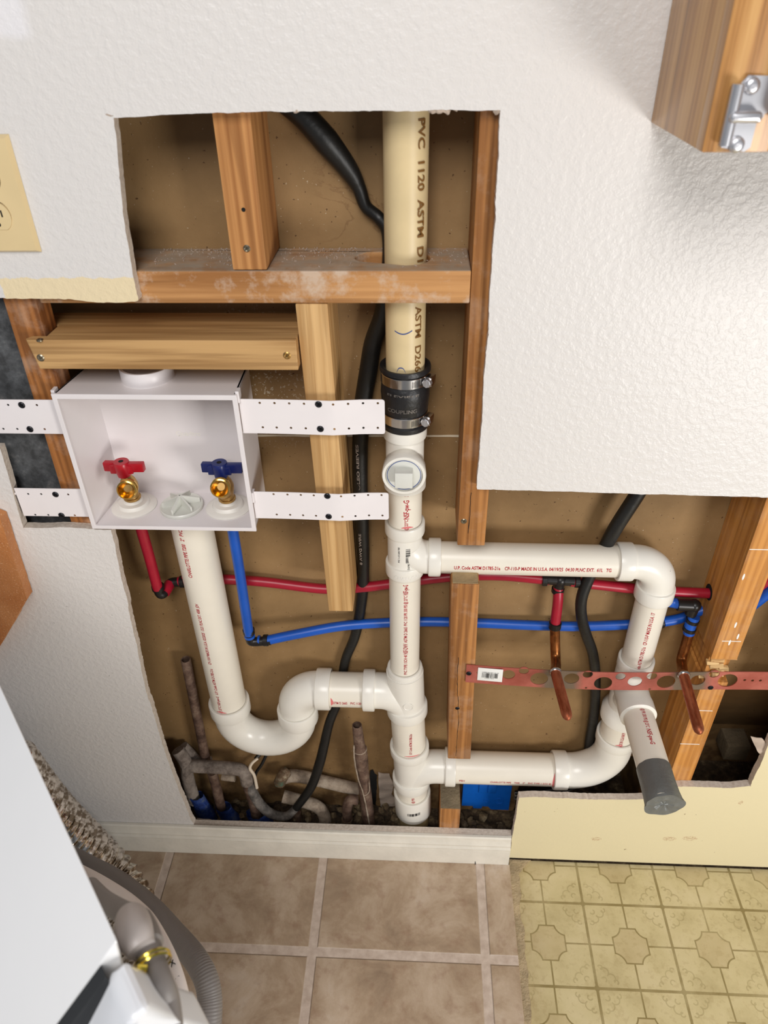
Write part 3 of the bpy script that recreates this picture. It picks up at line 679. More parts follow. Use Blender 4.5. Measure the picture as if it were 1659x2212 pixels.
# upper cross pipe and its elbow
vent = straight('cross_pipe', (.024, YD, ZV), (.30, YD, ZV-.002), R15)
bm = bmesh.new(); re = .040
E_ = [V((.300, YD, ZV-.002))]+[V((XR-re+re*math.sin(R_(a)), YD, ZV-.002-re+re*math.cos(R_(a)))) for a in range(0, 91, 7)]+[V((XR, YD, .655))]
tube(bm, E_, R15+.0016, 48); hub(bm, (.290, YD, ZV-.002), (.313, YD, ZV-.002), H15, R15); hub(bm, (XR, YD, .644), (XR, YD, .668), H15, R15)
elb = finish('elbow', bm, M['pvcf'], drain)
right_pipe = straight('riser_pipe', (XR, YD, .65), (XR, YD, .50), R15)
# tee with forward stub
bm = bmesh.new(); tube(bm, [(XR, YD, .50), (XR, YD, .385)], R15+.004, 48); hub(bm, (XR, YD, .512), (XR, YD, .490), H15, R15)
lathe(bm, (XR, YD, .40), (0, 0, -1), [(0, R15+.004), (.012, H2), (.034, H2), (.036, R2)], 48)
lathe(bm, (XR, YD, .444), (0, -1, 0), [(0, R15+.0035), (.035, R15+.0035), (.042, H15), (.064, H15), (.066, R15)], 48)
tt = tube(bm, [V((XR, YD-.036, .444)), V((XR, YD-.018, .437)), V((XR, YD-.004, .420)), V((XR, YD, .400))], R15+.0025, 32)
finish('sanitary_tee', bm, M['pvcf'], drain)
stub = straight('capped_stub', (XR, YD, .444), (XR, -.157, .444), R15)
bm = bmesh.new(); rings = []; N_ = 48
for (y, rr, fl_a) in ((-.100, R15+.0006, 0), (-.1004, R15+.0011, 0), (-.125, R15+.0012, .0), (-.145, R15+.0013, .03), (-.156, R15+.0014, .10), (-.1605, R15+.0012, .20), (-.1600, R15-.0030, .05), (-.1615, R15-.010, 0), (-.1590, .006, 0), (-.1600, .0005, 0)):
    ring = []
    for k in range(N_):
        a = 2*math.pi*k/N_; q = 1+fl_a*sum(max(0, math.cos(a-R_(d)))**14 for d in (222, 8))-fl_a*.5*max(0, math.cos(a-R_(115)))**4
        wv = .0004*noise.noise(V((k*.45, y*90, 1)))+(.0016*noise.noise(V((math.cos(a)*1.6, math.sin(a)*3+y*200, 4))) if y < -.158 else 0)
        ring.append(bm.verts.new((XR+math.cos(a)*(rr*q+wv), y+wv, .444+math.sin(a)*(rr*q+wv))))
    rings.append(ring)
for p, q in zip(rings, rings[1:]):
    for k in range(N_): bm.faces.new((p[k], p[(k+1) % N_], q[(k+1) % N_], q[k]))
bm.faces.new(rings[-1]); finish('tape_wrap', bm, M['tape'], drain, angle=30)
# lower cross pipe
crossl = straight('cross_pipe', (.05, YD, ZL), (.262, YD, ZL), R2)
bm = bmesh.new(); re = .072
E_ = [V((.268, YD, ZL))]+[V((XR-re+re*math.sin(R_(a)), YD, ZL+re-re*math.cos(R_(a)))) for a in range(0, 91, 6)]+[V((XR, YD, .305))]
tube(bm, E_, R2+.0022, 48); hub(bm, (.2555, YD, ZL), (.282, YD, ZL), H2, R2); hub(bm, (XR, YD, .322), (XR, YD, .300), H2-.001, R2); finish('elbow', bm, M['pvcf'], drain)
rl = straight('pipe', (XR, YD, .31), (XR, YD, .365), R2)
# valve-box underside hubs drawn later. printing
fN = lambda deg: V((math.sin(R_(deg)), -math.cos(R_(deg)), 0))
text_wrap('printing', 'NSF-pw-G', sxz(.800), (0, 0, 1), fN(6), R15, .032, .0078, M['ink_red'], up_pipe)
text_wrap('printing', 'PSI @ 23°C', sxz(.773), (0, 0, 1), fN(6), R15, .026, .0048, M['ink_red'], up_pipe)
text_wrap('printing', '5', sxz(.838), (0, 0, 1), fN(6), R15, .004, .006, M['ink_red'], up_pipe)
text_wrap('printing', 'PVC TYPE I SCH 40', sxz(.484), (0, 0, 1), fN(4), R15, .046, .0052, M['ink_red'], mid_pipe)
text_wrap('printing', 'NSF-DWV', sxz(.532), (0, 0, 1), fN(4), R15, .024, .0072, M['ink_red'], mid_pipe)
text_wrap('printing', 'ASTM D 2665', sxz(.558), (0, 0, 1), fN(4), R15, .034, .0054, M['ink_red'], mid_pipe)
text_wrap('printing', 'PVC 1120 PR 330 PSI @ 23°C', sxz(.595), (0, 0, 1), fN(4), R15, .062, .0052, M['ink_red'], mid_pipe)
text_wrap('printing', 'NSF-pw-G', sxz(.659), (0, 0, 1), fN(4), R15, .020, .0074, M['ink_red'], mid_pipe)
text_wrap('printing', 'U.P. Code ASTM D1785-21a', sxz(.280), (0, 0, 1), fN(6), R2, .058, .0046, M['ink_red'], low_pipe)
text_wrap('printing', '@ PSI', sxz(.130), (0, 0, 1), fN(4), R2, .016, .005, M['ink_red'], low_pipe)
aN = fN(-14)
text_wrap('printing', 'PSI @ 23°C NSF-pw-G   U.P. Code ASTM D1785-21a', (SX, YD, .372), (0, 0, 1), aN, R2, .120, .0054, M['ink_red'], sp)
text_wrap('printing', 'CP-110-P MADE IN U.S.A. 02/20/25  13:21 PLNC EXT. 4S8B  JDV', (SX, YD, .502), (0, 0, 1), aN, R2, .135, .0054, M['ink_red'], sp)
text_wrap('printing', 'CHARLOTTE PIPE 7200   2"  PVC TYPE', (SX, YD, .690), (0, 0, 1), aN, R2, .105, .0062, M['ink_red'], sp)
text_wrap('printing', 'U.P. Code ASTM D1785-21a    CP-110-P MADE IN U.S.A. 04/19/25  04:30 PLNC EXT.  61L   TG', (.052, YD, ZV), (1, 0, 0), (0, -1, .02), R15, .226, .0062, M['ink_red'], vent)
text_wrap('printing', 'PEH', (.073+.008, YD, ZL), (1, 0, 0), (0, -1, .02), R2, .010, .0044, M['ink_red'], crossl)
text_wrap('printing', 'CHARLOTTE PIPE    7200    2"    PVC TYPE 1 SCH 40', (.138, YD, ZL), (1, 0, 0), (0, -1, -.02), R2, .112, .0046, M['ink_red'], crossl)
text_wrap('printing', 'ASTM D 2665    PVC 1120 PR 3', (xe+.042+.026, YD, ZT), (1, 0, 0), (0, -1, 0), R2, .060, .0058, M['ink_red'], arm)
text_wrap('printing', 'Code ASTM D1785-21a   CP-110-P MADE IN U.S.A. 17', (XR, YD, .505), (0, 0, 1), fN(-8), R15, .128, .0056, M['ink_red'], right_pipe)
text_wrap('printing', 'MADE IN U.S.A 04/19', (XR, YD, .318), (0, 0, 1), fN(-2), R2, .040, .0058, M['ink_red'], rl)
text_wrap('printing', '@ PR 330 PSI @ 23°C', (XR, -.008, .444), (0, -1, 0), (.05, 0, 1), R15, .036, .0058, M['ink_red'], stub)
text_wrap('printing', 'NSF-pw-G', (XR, -.047, .444), (0, -1, 0), (.05, 0, 1), R15, .028, .0074, M['ink_red'], stub)
text_wrap('moulded_lettering', 'CHARLOTTE', sxz(.464)+V((-.014, 0, 0)), (1, 0, 0), (0, -1, 0), H15+.0006, .001, .0001, M['pvcf'], tee3) if False else None
def ring_text(s, p, Rr, zt, deg0, deg1, h, mat, parent, name='moulded_lettering'):
    "lettering running round a vertical collar"
    me, x0, x1 = text_mesh(s); bm = bmesh.new(); bm.from_mesh(me)
    for v in bm.verts:
        a = R_(deg0+(deg1-deg0)*(v.co.x-x0)/(x1-x0)); v.co = V((p.x+math.sin(a)*(Rr+.0003), p.y-math.cos(a)*(Rr+.0003), zt+v.co.y*h/.72))
    return finish(name, bm, mat, parent, smooth=False)
ring_text('CHARLOTTE', sxz(.466), H15+.0005, .4640, -42, 48, .006, M['flange'], tee3)
ring_text('CHARLOTTE', sxz(.70), H15, .6925, -30, 60, .006, M['flange'], tee2)
bm = bmesh.new(); lathe(bm, sxz(.412)+V((0.004, -R2-.0005, 0)), (0, -1, 0), [(0, .0085), (.0012, .0085), (.0016, .0075), (.0010, .0068), (.0010, 0)], 28); finish('moulded_seal', bm, M['pvcf'], tee3)
bm = bmesh.new(); x_ = sxz(.74).x
for i in range(15):
    z = .722+i*.0018; a = R_(20); wd = random.choice((.0002, .0004, .0006)); c = V((x_+math.sin(R_(12))*(R15+.0014), YD-math.cos(R_(12))*(R15+.0014), z)); obox(bm, c, (.0032, .0006, 0), (0, .0002, 0), (0, 0, wd))
finish('barcode', bm, M['ink_black'], tee2, smooth=False)
text_wrap('printing', '1-1/2 611942', V((x_, YD, .706)), (0, 0, 1), fN(14), R15+.0014, .014, .003, M['ink_black'], tee2)
text_wrap('printing', 'PVC 1-1/2 SAN TEE', V((x_, YD, .722)), (0, 0, 1), fN(-18), R15+.0014, .028, .0024, M['ink_black'], tee2)
text_wrap('printing', 'U.S.A. 1-1/2', V((XR-.031, YD, ZV-.008)), (1, 0, -.55), (0, -.5, .86), R15+.0018, .034, .0035, M['ink_black'], elb)
# pink primer smears at the glued joints
def smear(p, axis, N, Rr, ln, wd):
    bm = bmesh.new(); A = V(axis).normalized(); N = V(N).normalized(); U = N.cross(A); pr = None
    for k in range(9):
        a = (k/8-.5)*wd/Rr; rad = Rr+.00022; q = V(p)+(N*math.cos(a)+U*math.sin(a))*rad; l = ln*(1-(2*k/8-1)**2)+.0004
        v1 = bm.verts.new(q); v2 = bm.verts.new(q+A*l)
        if pr: bm.faces.new((pr[0], v1, v2, pr[1]))
        pr = (v1, v2)
    finish('primer_smear', bm, M['primer'], drain, smooth=False)
smear(sxz(.784), (0, 0, 1), fN(10), R15, .003, .018); smear((SX, YD, .3805), (0, 0, 1), fN(-12), R2, .003, .02); smear(sxz(.2735), (0, 0, 1), fN(12), R2, .0025, .03)
smear((xe+.0665, YD, ZT), (1, 0, 0), (0, -1, .05), R2, .004, .018); smear((.2555, YD, ZL), (-1, 0, 0), (0, -1, .1), R2, .0035, .04); smear((XR, YD, .3225), (0, 0, 1), fN(-5), R2, .0025, .014); smear((-.0805, YD, ZT), (-1, 0, 0), (0, -1, .4), R2, .003, .03)
# drain stub in the slab
bm = bmesh.new(); tube(bm, [sxz(.075), sxz(-.005)], R2-.0005, 40); tag(finish('drain_stub', bm, M['stubpvc']), 'mottled yellowed drain stub rising from the dirt under the white stack', 'drain pipe')
# old vent and coupling
vp = V((-.0180, YD, 0))
bm = bmesh.new(); tube(bm, [(-.0175, YD, 2.28), (-.0200, YD, 1.00)], R15, 48)
old = tag(finish('vent_pipe', bm, M['oldpvc']), 'yellowed old vent pipe coming down through the bored block', 'vent pipe')
text_wrap('printing', '8  PVC  1120  ASTM  D1785', (-.018, YD, 1.312), (0, 0, -1), fN(40), R15, .185, .0088, M['ink_brown'], old)
text_wrap('printing', 'ASTM  D266', (-.0195, YD, 1.102), (0, 0, -1), fN(40), R15, .082, .0088, M['ink_brown'], old)
bm = bmesh.new(); pr = None
for k in range(15):
    a = -30+k*3.6; z = 1.073-.0035*math.sin(k/14*math.pi)+.001*(k/14)
    q = V((-.0198, YD, z))+fN(a)*(R15+.0003); v1 = bm.verts.new(q+V((0, 0, .0007))); v2 = bm.verts.new(q-V((0, 0, .0007)))
    if pr: bm.faces.new((pr[0], v1, v2, pr[1]))
    pr = (v1, v2)
finish('marker_line', bm, M['ink_blue'], old, smooth=False); bm = bmesh.new(); pr = None
for k in range(15):
    a = -24+k*1.8; z = 1.027-.006*abs(k/7-1)**3
    q = V((-.0198, YD, z))+fN(a)*(R15+.0003); v1 = bm.verts.new(q+V((0, 0, .0007))); v2 = bm.verts.new(q-V((0, 0, .0007)))
    if pr: bm.faces.new((pr[0], v1, v2, pr[1]))
    pr = (v1, v2)
finish('marker_line', bm, M['ink_blue'], old, smooth=False)
coup = thing('rubber_coupling', (-.02, YD, .935), 'black rubber coupling with two steel band clamps joining yellowed and white pipes', 'pipe coupling')
bm = bmesh.new(); zt = 1.022; zb = .936; RR = .0300
lathe(bm, (-.02, YD, zt), (0, 0, -1), [(.004, R15+.0003), (0, RR-.001), (0.0, RR+.0015), (.002, RR+.0022), (.006, RR+.0022), (.008, RR-.001), (.022, RR-.001), (.024, RR+.0004), (.036, RR+.0012), (.058, RR-.0005), (.062, RR-.0018), (.077, RR-.0018), (.079, RR+.0006), (.085, RR+.0002), (.086, R15+.001)], 56, caps=False)
rb = finish('sleeve', bm, M['rubber'], coup)
ring_text('FLEXIBLE', V((-.02, YD, 0)), RR+.0006, .988, -45, 35, .005, M['cableg'], rb, 'lettering'); ring_text('COUPLING', V((-.02, YD, 0)), RR+.0003, .968, -45, 30, .005, M['cableg'], rb, 'lettering')
for zc_ in (1.007, .9525):
    bm = bmesh.new(); rr = RR+(.0004 if zc_ > 1 else -.0006)
    lathe(bm, (-.02, YD, zc_+.0065), (0, 0, -1), [(0, rr-.001), (0, rr), (.0006, rr+.0006), (.0124, rr+.0006), (.013, rr), (.013, rr-.001)], 56, caps=False)
    cl = finish('band_clamp', bm, M['steel'], coup)
    bm = bmesh.new()
    for i in range(11):
        a = 18+i*3.6; c = V((-.02, YD, zc_))+fN(a)*(rr+.0007); obox(bm, c, V((math.cos(R_(a)), math.sin(R_(a)), 0))*.0004+V((0, 0, .0012)), fN(a)*.0002, (0, 0, .0042))
    finish('band_slots', bm, M['slot'], cl, smooth=False)
    bm = bmesh.new(); hs = V((-.02, YD, zc_))+fN(66)*(rr+.004); d_ = V((math.cos(R_(66)), math.sin(R_(66)), 0))
    obox(bm, hs, d_*.007, fN(66)*.0045, (0, 0, .0062), .0012); finish('screw_housing', bm, M['steel'], cl)
    bm = bmesh.new(); e = hs-d_*.0060; lathe(bm, hs+d_*.004, -d_, [(0, .004), (.010, .004), (.0105, .0058), (.0165, .0058), (.0175, .005), (.0175, 0)], 8); obox(bm, hs-d_*.0136, (0, 0, .0048), fN(66)*.0006, d_*.0003); finish('hex_screw', bm, M['chrome'], cl)
# ------------------------------------------------------------------ washing machine valve box
bx = thing('valve_box', (-.334, .04, .806), 'white recessed washer valve box screwed between two studs', 'valve box')
X0, X1, Z0, Z1, YF, YK = -.4455, -.2215, .8075, 1.0085, -.004, .084; T = .0032
bm = bmesh.new()
XA, XB = X0+.010, X1-.002          # the rear of the moulding is a little narrower
def quadbox(bm, f, k):
    "frustum shell side: four front corners, four rear corners"
    vs = [bm.verts.new(p) for p in f+k]
    for q in ((0, 1, 2, 3), (7, 6, 5, 4), (0, 4, 5, 1), (1, 5, 6, 2), (2, 6, 7, 3), (3, 7, 4, 0)): bm.faces.new([vs[i] for i in q])
quadbox(bm, [V((X0, YF, Z0)), V((X0+T, YF, Z0)), V((X0+T, YF, Z1)), V((X0, YF, Z1))], [V((XA, YK, Z0)), V((XA+T, YK, Z0)), V((XA+T, YK, Z1)), V((XA, YK, Z1))])
quadbox(bm, [V((X1-T, YF, Z0)), V((X1, YF, Z0)), V((X1, YF, Z1)), V((X1-T, YF, Z1))], [V((XB-T, YK, Z0)), V((XB, YK, Z0)), V((XB, YK, Z1)), V((XB-T, YK, Z1))])
for za, zb_ in ((Z0, Z0+T), (Z1-T, Z1)):
    quadbox(bm, [V((X0, YF, za)), V((X1, YF, za)), V((X1, YF, zb_)), V((X0, YF, zb_))], [V((XA, YK, za)), V((XB, YK, za)), V((XB, YK, zb_)), V((XA, YK, zb_))])
box(bm, XA, XB, YK-T, YK, Z0, Z1)
plate(bm, [(X0-.0015, Z0-.0012), (X1+.0015, Z0-.0012), (X1+.0015, Z1+.0012), (X0-.0015, Z1+.0012)], [[(X0+.0045, Z0+.0045), (X1-.0045, Z0+.0045), (X1-.0045, Z1-.0055), (X0+.0045, Z1-.0055)]], .004, lambda u, v, w_: V((u, YF-.0016+w_, v)))
for zz in (Z1+.0006, .8625):
    for xx in (X0-.003, X1-.001): box(bm, xx, xx+.0045, YF+.0026, YF+.014, zz-.012, zz+.0035)
body = finish('box_body', bm, M['box'], bx, smooth=False)
bv = body.modifiers.new('bevel', 'BEVEL'); bv.width = .0006; bv.segments = 2; bv.limit_method = 'ANGLE'
text_flat('moulded_lettering', 'Quadtro', (-.336, YK-T-.0004, .905), (1, 0, 0), (0, 0, 1), .034, .007, M['flange'], body)
hx = -.343; hy = .045
bm = bmesh.new(); lathe(bm, (hx, hy, Z1-.001), (0, 0, 1), [(0, .0345), (.002, .0325), (.018, .0325), (.019, .0318), (.019, .029), (.002, .028), (.002, 0)], 48); finish('top_knockout_collar', bm, M['box'], bx)
vxs = [fl(292, 1094, Z0+T).x, fl(393, 1082, Z0+T).x, fl(493, 1082, Z0+T).x]; vy = .044
vxs = [-.4035, -.3345, -.2685]
for x_, r_ in ((vxs[0], .026), (SX, .0345), (vxs[2], .026)):
    bm = bmesh.new(); lathe(bm, (x_, vy if r_ < .03 else YD-.008, Z0+.001), (0, 0, -1), [(0, r_+.003), (.008, r_+.003), (.020, r_), (.021, r_-.004)], 40); finish('bottom_collar', bm, M['box'], bx)
def valve(x, hm, spx):
    fb = bmesh.new(); z = Z0+T
    lathe(fb, (x, vy, z), (0, 0, 1), [(0, .0312), (.0015, .0315), (.003, .0300), (.0045, .0225), (.0070, .0215), (.0090, .0200), (.0098, .0135), (.0118, .0125), (.0130, .0110)], 44); finish('rubber_flange', fb, M['flange'], bx)
    b = bmesh.new(); lathe(b, (x, vy, z+.008), (0, 0, 1), [(0, .0105), (.006, .0108), (.0065, .0120), (.009, .0120), (.0095, .0104), (.016, .0100), (.022, .0118), (.030, .0122), (.038, .0095), (.041, .0070), (.055, .0055)], 30)
    cc = at(spx[0], spx[1], .010); tube(b, spline([V((x, vy, z+.026)), V((x-.0005, vy-.010, z+.033)), (V((x, vy, z+.034))+cc)/2+V((0, 0, .002)), cc], 5), .0098, 26)
    vb = finish('shutoff_valve', b, M['brassd'], bx); c = cc+V((0, .004, -.001)); ax = V((.10, -.93, .30)).normalized()
    b = bmesh.new(); lathe(b, c, ax, [(0, .0098), (.002, .0125), (.0045, .0125), (.005, .0116), (.0065, .0131), (.008, .0119), (.0095, .0131), (.011, .0119), (.0125, .0131), (.0145, .0128), (.0150, .0110), (.0100, .0092), (.004, .0050), (.001, .0048), (-.003, .0048), (-.003, 0)], 36); sp_ = finish('hose_outlet', b, M['brass'], vb)
    b = bmesh.new(); lathe(b, c+ax*.0012, ax, [(0, .0042), (.0006, .0042)], 6); finish('valve_bore', b, M['slot'], vb)
    b = bmesh.new(); zt = z+.052; lathe(b, (x-.002, vy-.002, zt), (0, 0, 1), [(0, .0075), (.001, .0088), (.014, .0105), (.022, .0108), (.0235, .0100), (.0235, .0035), (.018, .0030)], 30)
    for s_ in (-1, 1):
        ln = .0235 if s_ > 0 else .0165
        obox(b, V((x-.002+s_*(.008+ln/2), vy-.002-s_*.0015, zt+.0155+.0005*s_)), V((ln/2, -.001*s_, .0008*s_)), (0.0004, .0042, 0), (0, 0, .0068), .0014)
        obox(b, V((x-.002+s_*.0115, vy-.0025, zt+.013)), (.0045, 0, 0), (0, .0058, 0), (0, 0, .0066), .002)
    h = finish('lever_handle', b, hm, vb)
    b = bmesh.new(); lathe(b, (x-.002, vy-.002, zt+.0231), (0, 0, 1), [(0, .0033), (.0006, .0033)], 14); finish('screw_hole', b, M['slot'], h)
valve(vxs[0], M['redp'], (277, 1055)); valve(vxs[2], M['bluep'], (477, 1051))
bm = bmesh.new(); zz = Z0+T; lathe(bm, (vxs[1], vy-.002, zz), (0, 0, 1), [(0, .0295), (.0015, .0300), (.005, .0300), (.006, .0292), (.0048, .026), (.0044, 0)], 48)
for k in range(6):
    a = R_(18+60*k); d_ = V((math.cos(a), math.sin(a), 0)); n_ = V((-d_.y, d_.x, 0))
    for q in (0,):
        c = V((vxs[1], vy-.002, zz)); p1 = c+d_*.001; p2 = c+d_*.026
        vs = [bm.verts.new(p) for p in (p1-n_*.0009+V((0, 0, .004)), p2-n_*.0009+V((0, 0, .004)), p2-n_*.0012+V((0, 0, .0125)), p1-n_*.0012+V((0, 0, .0205)), p1+n_*.0014+V((0, 0, .004)), p2+n_*.0014+V((0, 0, .004)), p2+n_*.0012+V((0, 0, .0125)), p1+n_*.0012+V((0, 0, .0205)))]
        for f in ((0, 1, 2, 3), (7, 6, 5, 4), (1, 5, 6, 2), (3, 2, 6, 7), (0, 4, 5, 1)): bm.faces.new([vs[i] for i in f])
finish('star_test_plug', bm, M['plug'], bx, angle=25)
# brackets
def bracket(x0, x1, z0, z1, hole_xs_top, hole_xs_bot, screws, crease=None, y0=.003, yc=-.0005, y1=.004, topz=None, botz=None):
    ht = z1-.0085 if topz is None else topz; hb = z0+.0085 if botz is None else botz
    holes = [circ(x, ht, .0016, 10) for x in hole_xs_top]+[circ(x, hb, .0016, 10) for x in hole_xs_bot]
    def Yf(u):
        if crease is None: return y0
        if u < crease: t = (u-x0)/(crease-x0); return y0+(yc-y0)*t**2
        t = (u-crease)/(x1-crease); return yc+(y1-yc)*min(1, t*1.6)
    c = .003; ol = [(x0, z0), (x1-c, z0), (x1-.0009, z0+.0009), (x1, z0+c), (x1, z1-c), (x1-.0009, z1-.0009), (x1-c, z1), (x0, z1)]
    cuts = [((x0+(x1-x0)*k/12, 0, 0), (1, 0, 0)) for k in range(1, 12)]+([((crease, 0, 0), (1, 0, 0))] if crease else [])
    bm = bmesh.new(); plate(bm, ol, holes, .0010, lambda u, v, w_: V((u, Yf(u)+w_, v)), cuts)
    b = finish('mounting_bracket', bm, M['brk'], bx, angle=14)
    for (x, z) in screws: screw_head('screw', (x, Yf(x)-.0004, z), (0, -1, 0), .0043, M['screw'], b)
xs = [at(px, 871, .003).x for px in (561, 593, 625, 657, 720, 752, 784, 816)]; xb = [at(px, 925, .003).x for px in (568, 598, 629, 661, 723, 754, 785, 816)]
tz = at(690, 872, .002).z; bz = at(690, 925, .002).z
bracket(X1+.001, -.0435, .9535, 1.0005, xs, xb, ((at(688, 873, 0).x, tz), (at(692, 925, 0).x, bz)), crease=-.108, topz=tz, botz=bz)
xs = [at(px, 1068, .003).x for px in (591, 621, 650, 678, 737, 766, 795, 824)]; xb = [at(px, 1113, .003).x for px in (598, 627, 655, 683, 740, 768, 797, 826)]
tz = at(707, 1070, .002).z; bz = at(710, 1114, .002).z
bracket(X1+.001, -.0405, .8225, .8655, xs, xb, ((at(707, 1070, 0).x, tz), (at(710, 1115, 0).x, bz)), crease=-.106, topz=tz, botz=bz)
xs = [at(px, 874, .003).x for px in (-16, 17, 79)]; xb = [at(px, 926, .003).x for px in (7, 37, 96)]; tz = at(47, 875, .003).z; bz = at(65, 927, .003).z
bracket(-.59, X0-.001, .9500, .9975, xs, xb, ((at(47, 875, .003).x, tz), (at(65, 927, .003).x, bz)), topz=tz, botz=bz)
xs = [at(px, 1068, .003).x for px in (33, 61, 89, 147)]; xb = [at(px, 1112, .003).x for px in (76, 104, 161)]; tz = at(120, 1068, .003).z; bz = at(133, 1113, .003).z
bracket(-.5425, X0-.001, .8205, .8660, xs, xb, ((at(120, 1068, .003).x, tz), (at(133, 1113, .003).x, bz)), topz=tz, botz=bz)
# ------------------------------------------------------------------ supply tubing
def crimp(parent, c, d, r=.0098, L=.008, mat='fit'):
    d = V(d).normalized(); bm = bmesh.new(); lathe(bm, V(c)-d*L/2, d, [(0, r-.001), (.0006, r), (L-.0006, r), (L, r-.001)], 24); return finish('crimp_ring', bm, M[mat], parent)
hot = thing('hot_water_line', (-.40, .07, .63), 'red flexible water tubing with black fittings running right behind the drain pipes', 'water line')
RP = .0080
def seg_tube(parent, pts, mat, n=8, name='tube', r=RP, seg=20):
    bm = bmesh.new(); tube(bm, spline(pts, n), r, seg); return finish(name, bm, M[mat], parent)
h0 = V((vxs[0], vy, .800)); hE = at(345, 1283, .060)
he2 = at(374, 1258, .085)
seg_tube(hot, [(h0.x, h0.y, .80), (h0.x-.001, .050, .72), (hE.x, .058, hE.z+.014)], 'pexr')
bm = bmesh.new(); tube(bm, spline([hE+V((0, 0, .020)), hE+V((0, 0, .004)), hE+V((.004, .003, -.002)), he2+V((-.004, -.003, 0)), he2+V((.012, 0, .002))], 6), .0078, 16); finish('elbow_fitting', bm, M['fit'], hot)
crimp(hot, hE+V((0, 0, .014)), (0, 0, 1)); crimp(hot, he2+V((.016, 0, .002)), (1, 0, 0.1))
bm = bmesh.new(); a_ = hE+V((.006, .004, -.001)); b_ = he2-V((.004, .003, 0)); tube(bm, [a_, b_], .0088, 18); finish('tube', bm, M['pexr'], hot)
tT = at(1210, 1253, .075)
pr_ = [he2+V((.010, 0, .002)), at(430, 1250, .086), at(560, 1256, .088), at(700, 1272, .088), at(790, 1268, .088), at(900, 1254, .088), at(985, 1245, .088)]
seg_tube(hot, pr_+[at(1080, 1243, .084), tT+V((-.016, 0, 0))], 'pexr')
seg_tube(hot, [tT+V((.016, 0, -.002)), at(1300, 1264, .078), at(1420, 1276, .080), at(1540, 1282, .080)], 'pexr')
bm = bmesh.new(); tube(bm, [tT-V((.021, 0, -.001)), tT+V((.021, 0, -.001))], .0082, 18); tube(bm, [tT, tT-V((.001, 0, .022))], .0082, 18); bmesh.ops.create_icosphere(bm, subdivisions=2, radius=.0105, matrix=Matrix.Translation(tT)); finish('tee_fitting', bm, M['fit'], hot)
crimp(hot, tT-V((.024, 0, 0)), (1, 0, 0)); crimp(hot, tT+V((.026, 0, -.002)), (1, 0, 0)); crimp(hot, tT-V((.001, 0, .020)), (0, 0, 1))
cT = at(1199, 1350, .062)
seg_tube(hot, [tT-V((.001, 0, .014)), at(1205, 1300, .068), cT+V((0, 0, -.004))], 'pexr'); crimp(hot, cT, (0, 0, 1), .0098, .011)
cold = thing('cold_water_line', (-.27, .06, .53), 'blue flexible water tubing with black fittings dropping from the box and running right', 'water line')
cE = at(541, 1384, .060); c1 = at(572, 1384, .062)
seg_tube(cold, [(vxs[2], vy, .80), (vxs[2]-.002, .050, .70), (cE.x, .058, cE.z+.018)], 'pexb')
bm = bmesh.new(); tube(bm, spline([cE+V((0, 0, .022)), cE+V((0, 0, .004)), cE+V((.005, 0, -.002)), c1+V((.010, 0, .001))], 6), .0078, 16); finish('elbow_fitting', bm, M['fit'], cold)
crimp(cold, cE+V((0, 0, .022)), (0, 0, 1)); crimp(cold, cE+V((0, 0, .011)), (0, 0, 1), .0088, .005, 'pexb'); crimp(cold, c1+V((.002, 0, .001)), (1, 0, .1)); crimp(cold, c1+V((-.009, 0, .0)), (1, 0, .1), .0088, .004, 'pexb')
eR = at(1500, 1308, .062)
seg_tube(cold, [c1+V((.004, 0, .001)), at(640, 1370, .068), at(740, 1352, .078), at(840, 1345, .086), at(930, 1343, .088), at(1040, 1346, .088), at(1130, 1350, .086), at(1240, 1353, .084), at(1340, 1350, .082), at(1425, 1345, .078)], 'pexb')
crimp(cold, at(1427, 1344, .078), (1, 0, .15), .0096, .009)
seg_tube(cold, [at(1434, 1343, .078), at(1470, 1336, .080), at(1497, 1325, .084)], 'pexb')
seg_tube(cold, [at(1497, 1325, .084), at(1518, 1318, .086), at(1540, 1312, .086)], 'pexb')
seg_tube(cold, [at(1430, 1298, .070), at(1455, 1302, .068), eR+V((-.020, 0, .001))], 'pexb')
crimp(cold, at(1437, 1299, .0695), (1, 0, 0), .0097, .007)
bm = bmesh.new(); tube(bm, [eR+V((-.026, 0, .001)), eR], .0092, 18); tube(bm, [eR+V((0, 0, .001)), eR-V((.002, 0, .018))], .0088, 18); bmesh.ops.create_icosphere(bm, subdivisions=2, radius=.0104, matrix=Matrix.Translation(eR)); finish('elbow_fitting', bm, M['fit'], cold)
d1 = at(1497, 1336, .060); d2 = at(1491, 1352, .058); d3 = at(1488, 1368, .057)
seg_tube(cold, [d1+V((.001, 0, .004)), d2, d3], 'pexb', r=.0088); crimp(cold, d1-V((0, 0, .004)), (.1, 0, 1), .0102, .007); crimp(cold, d2-V((0, 0, .006)), (.1, 0, 1), .0102, .007)
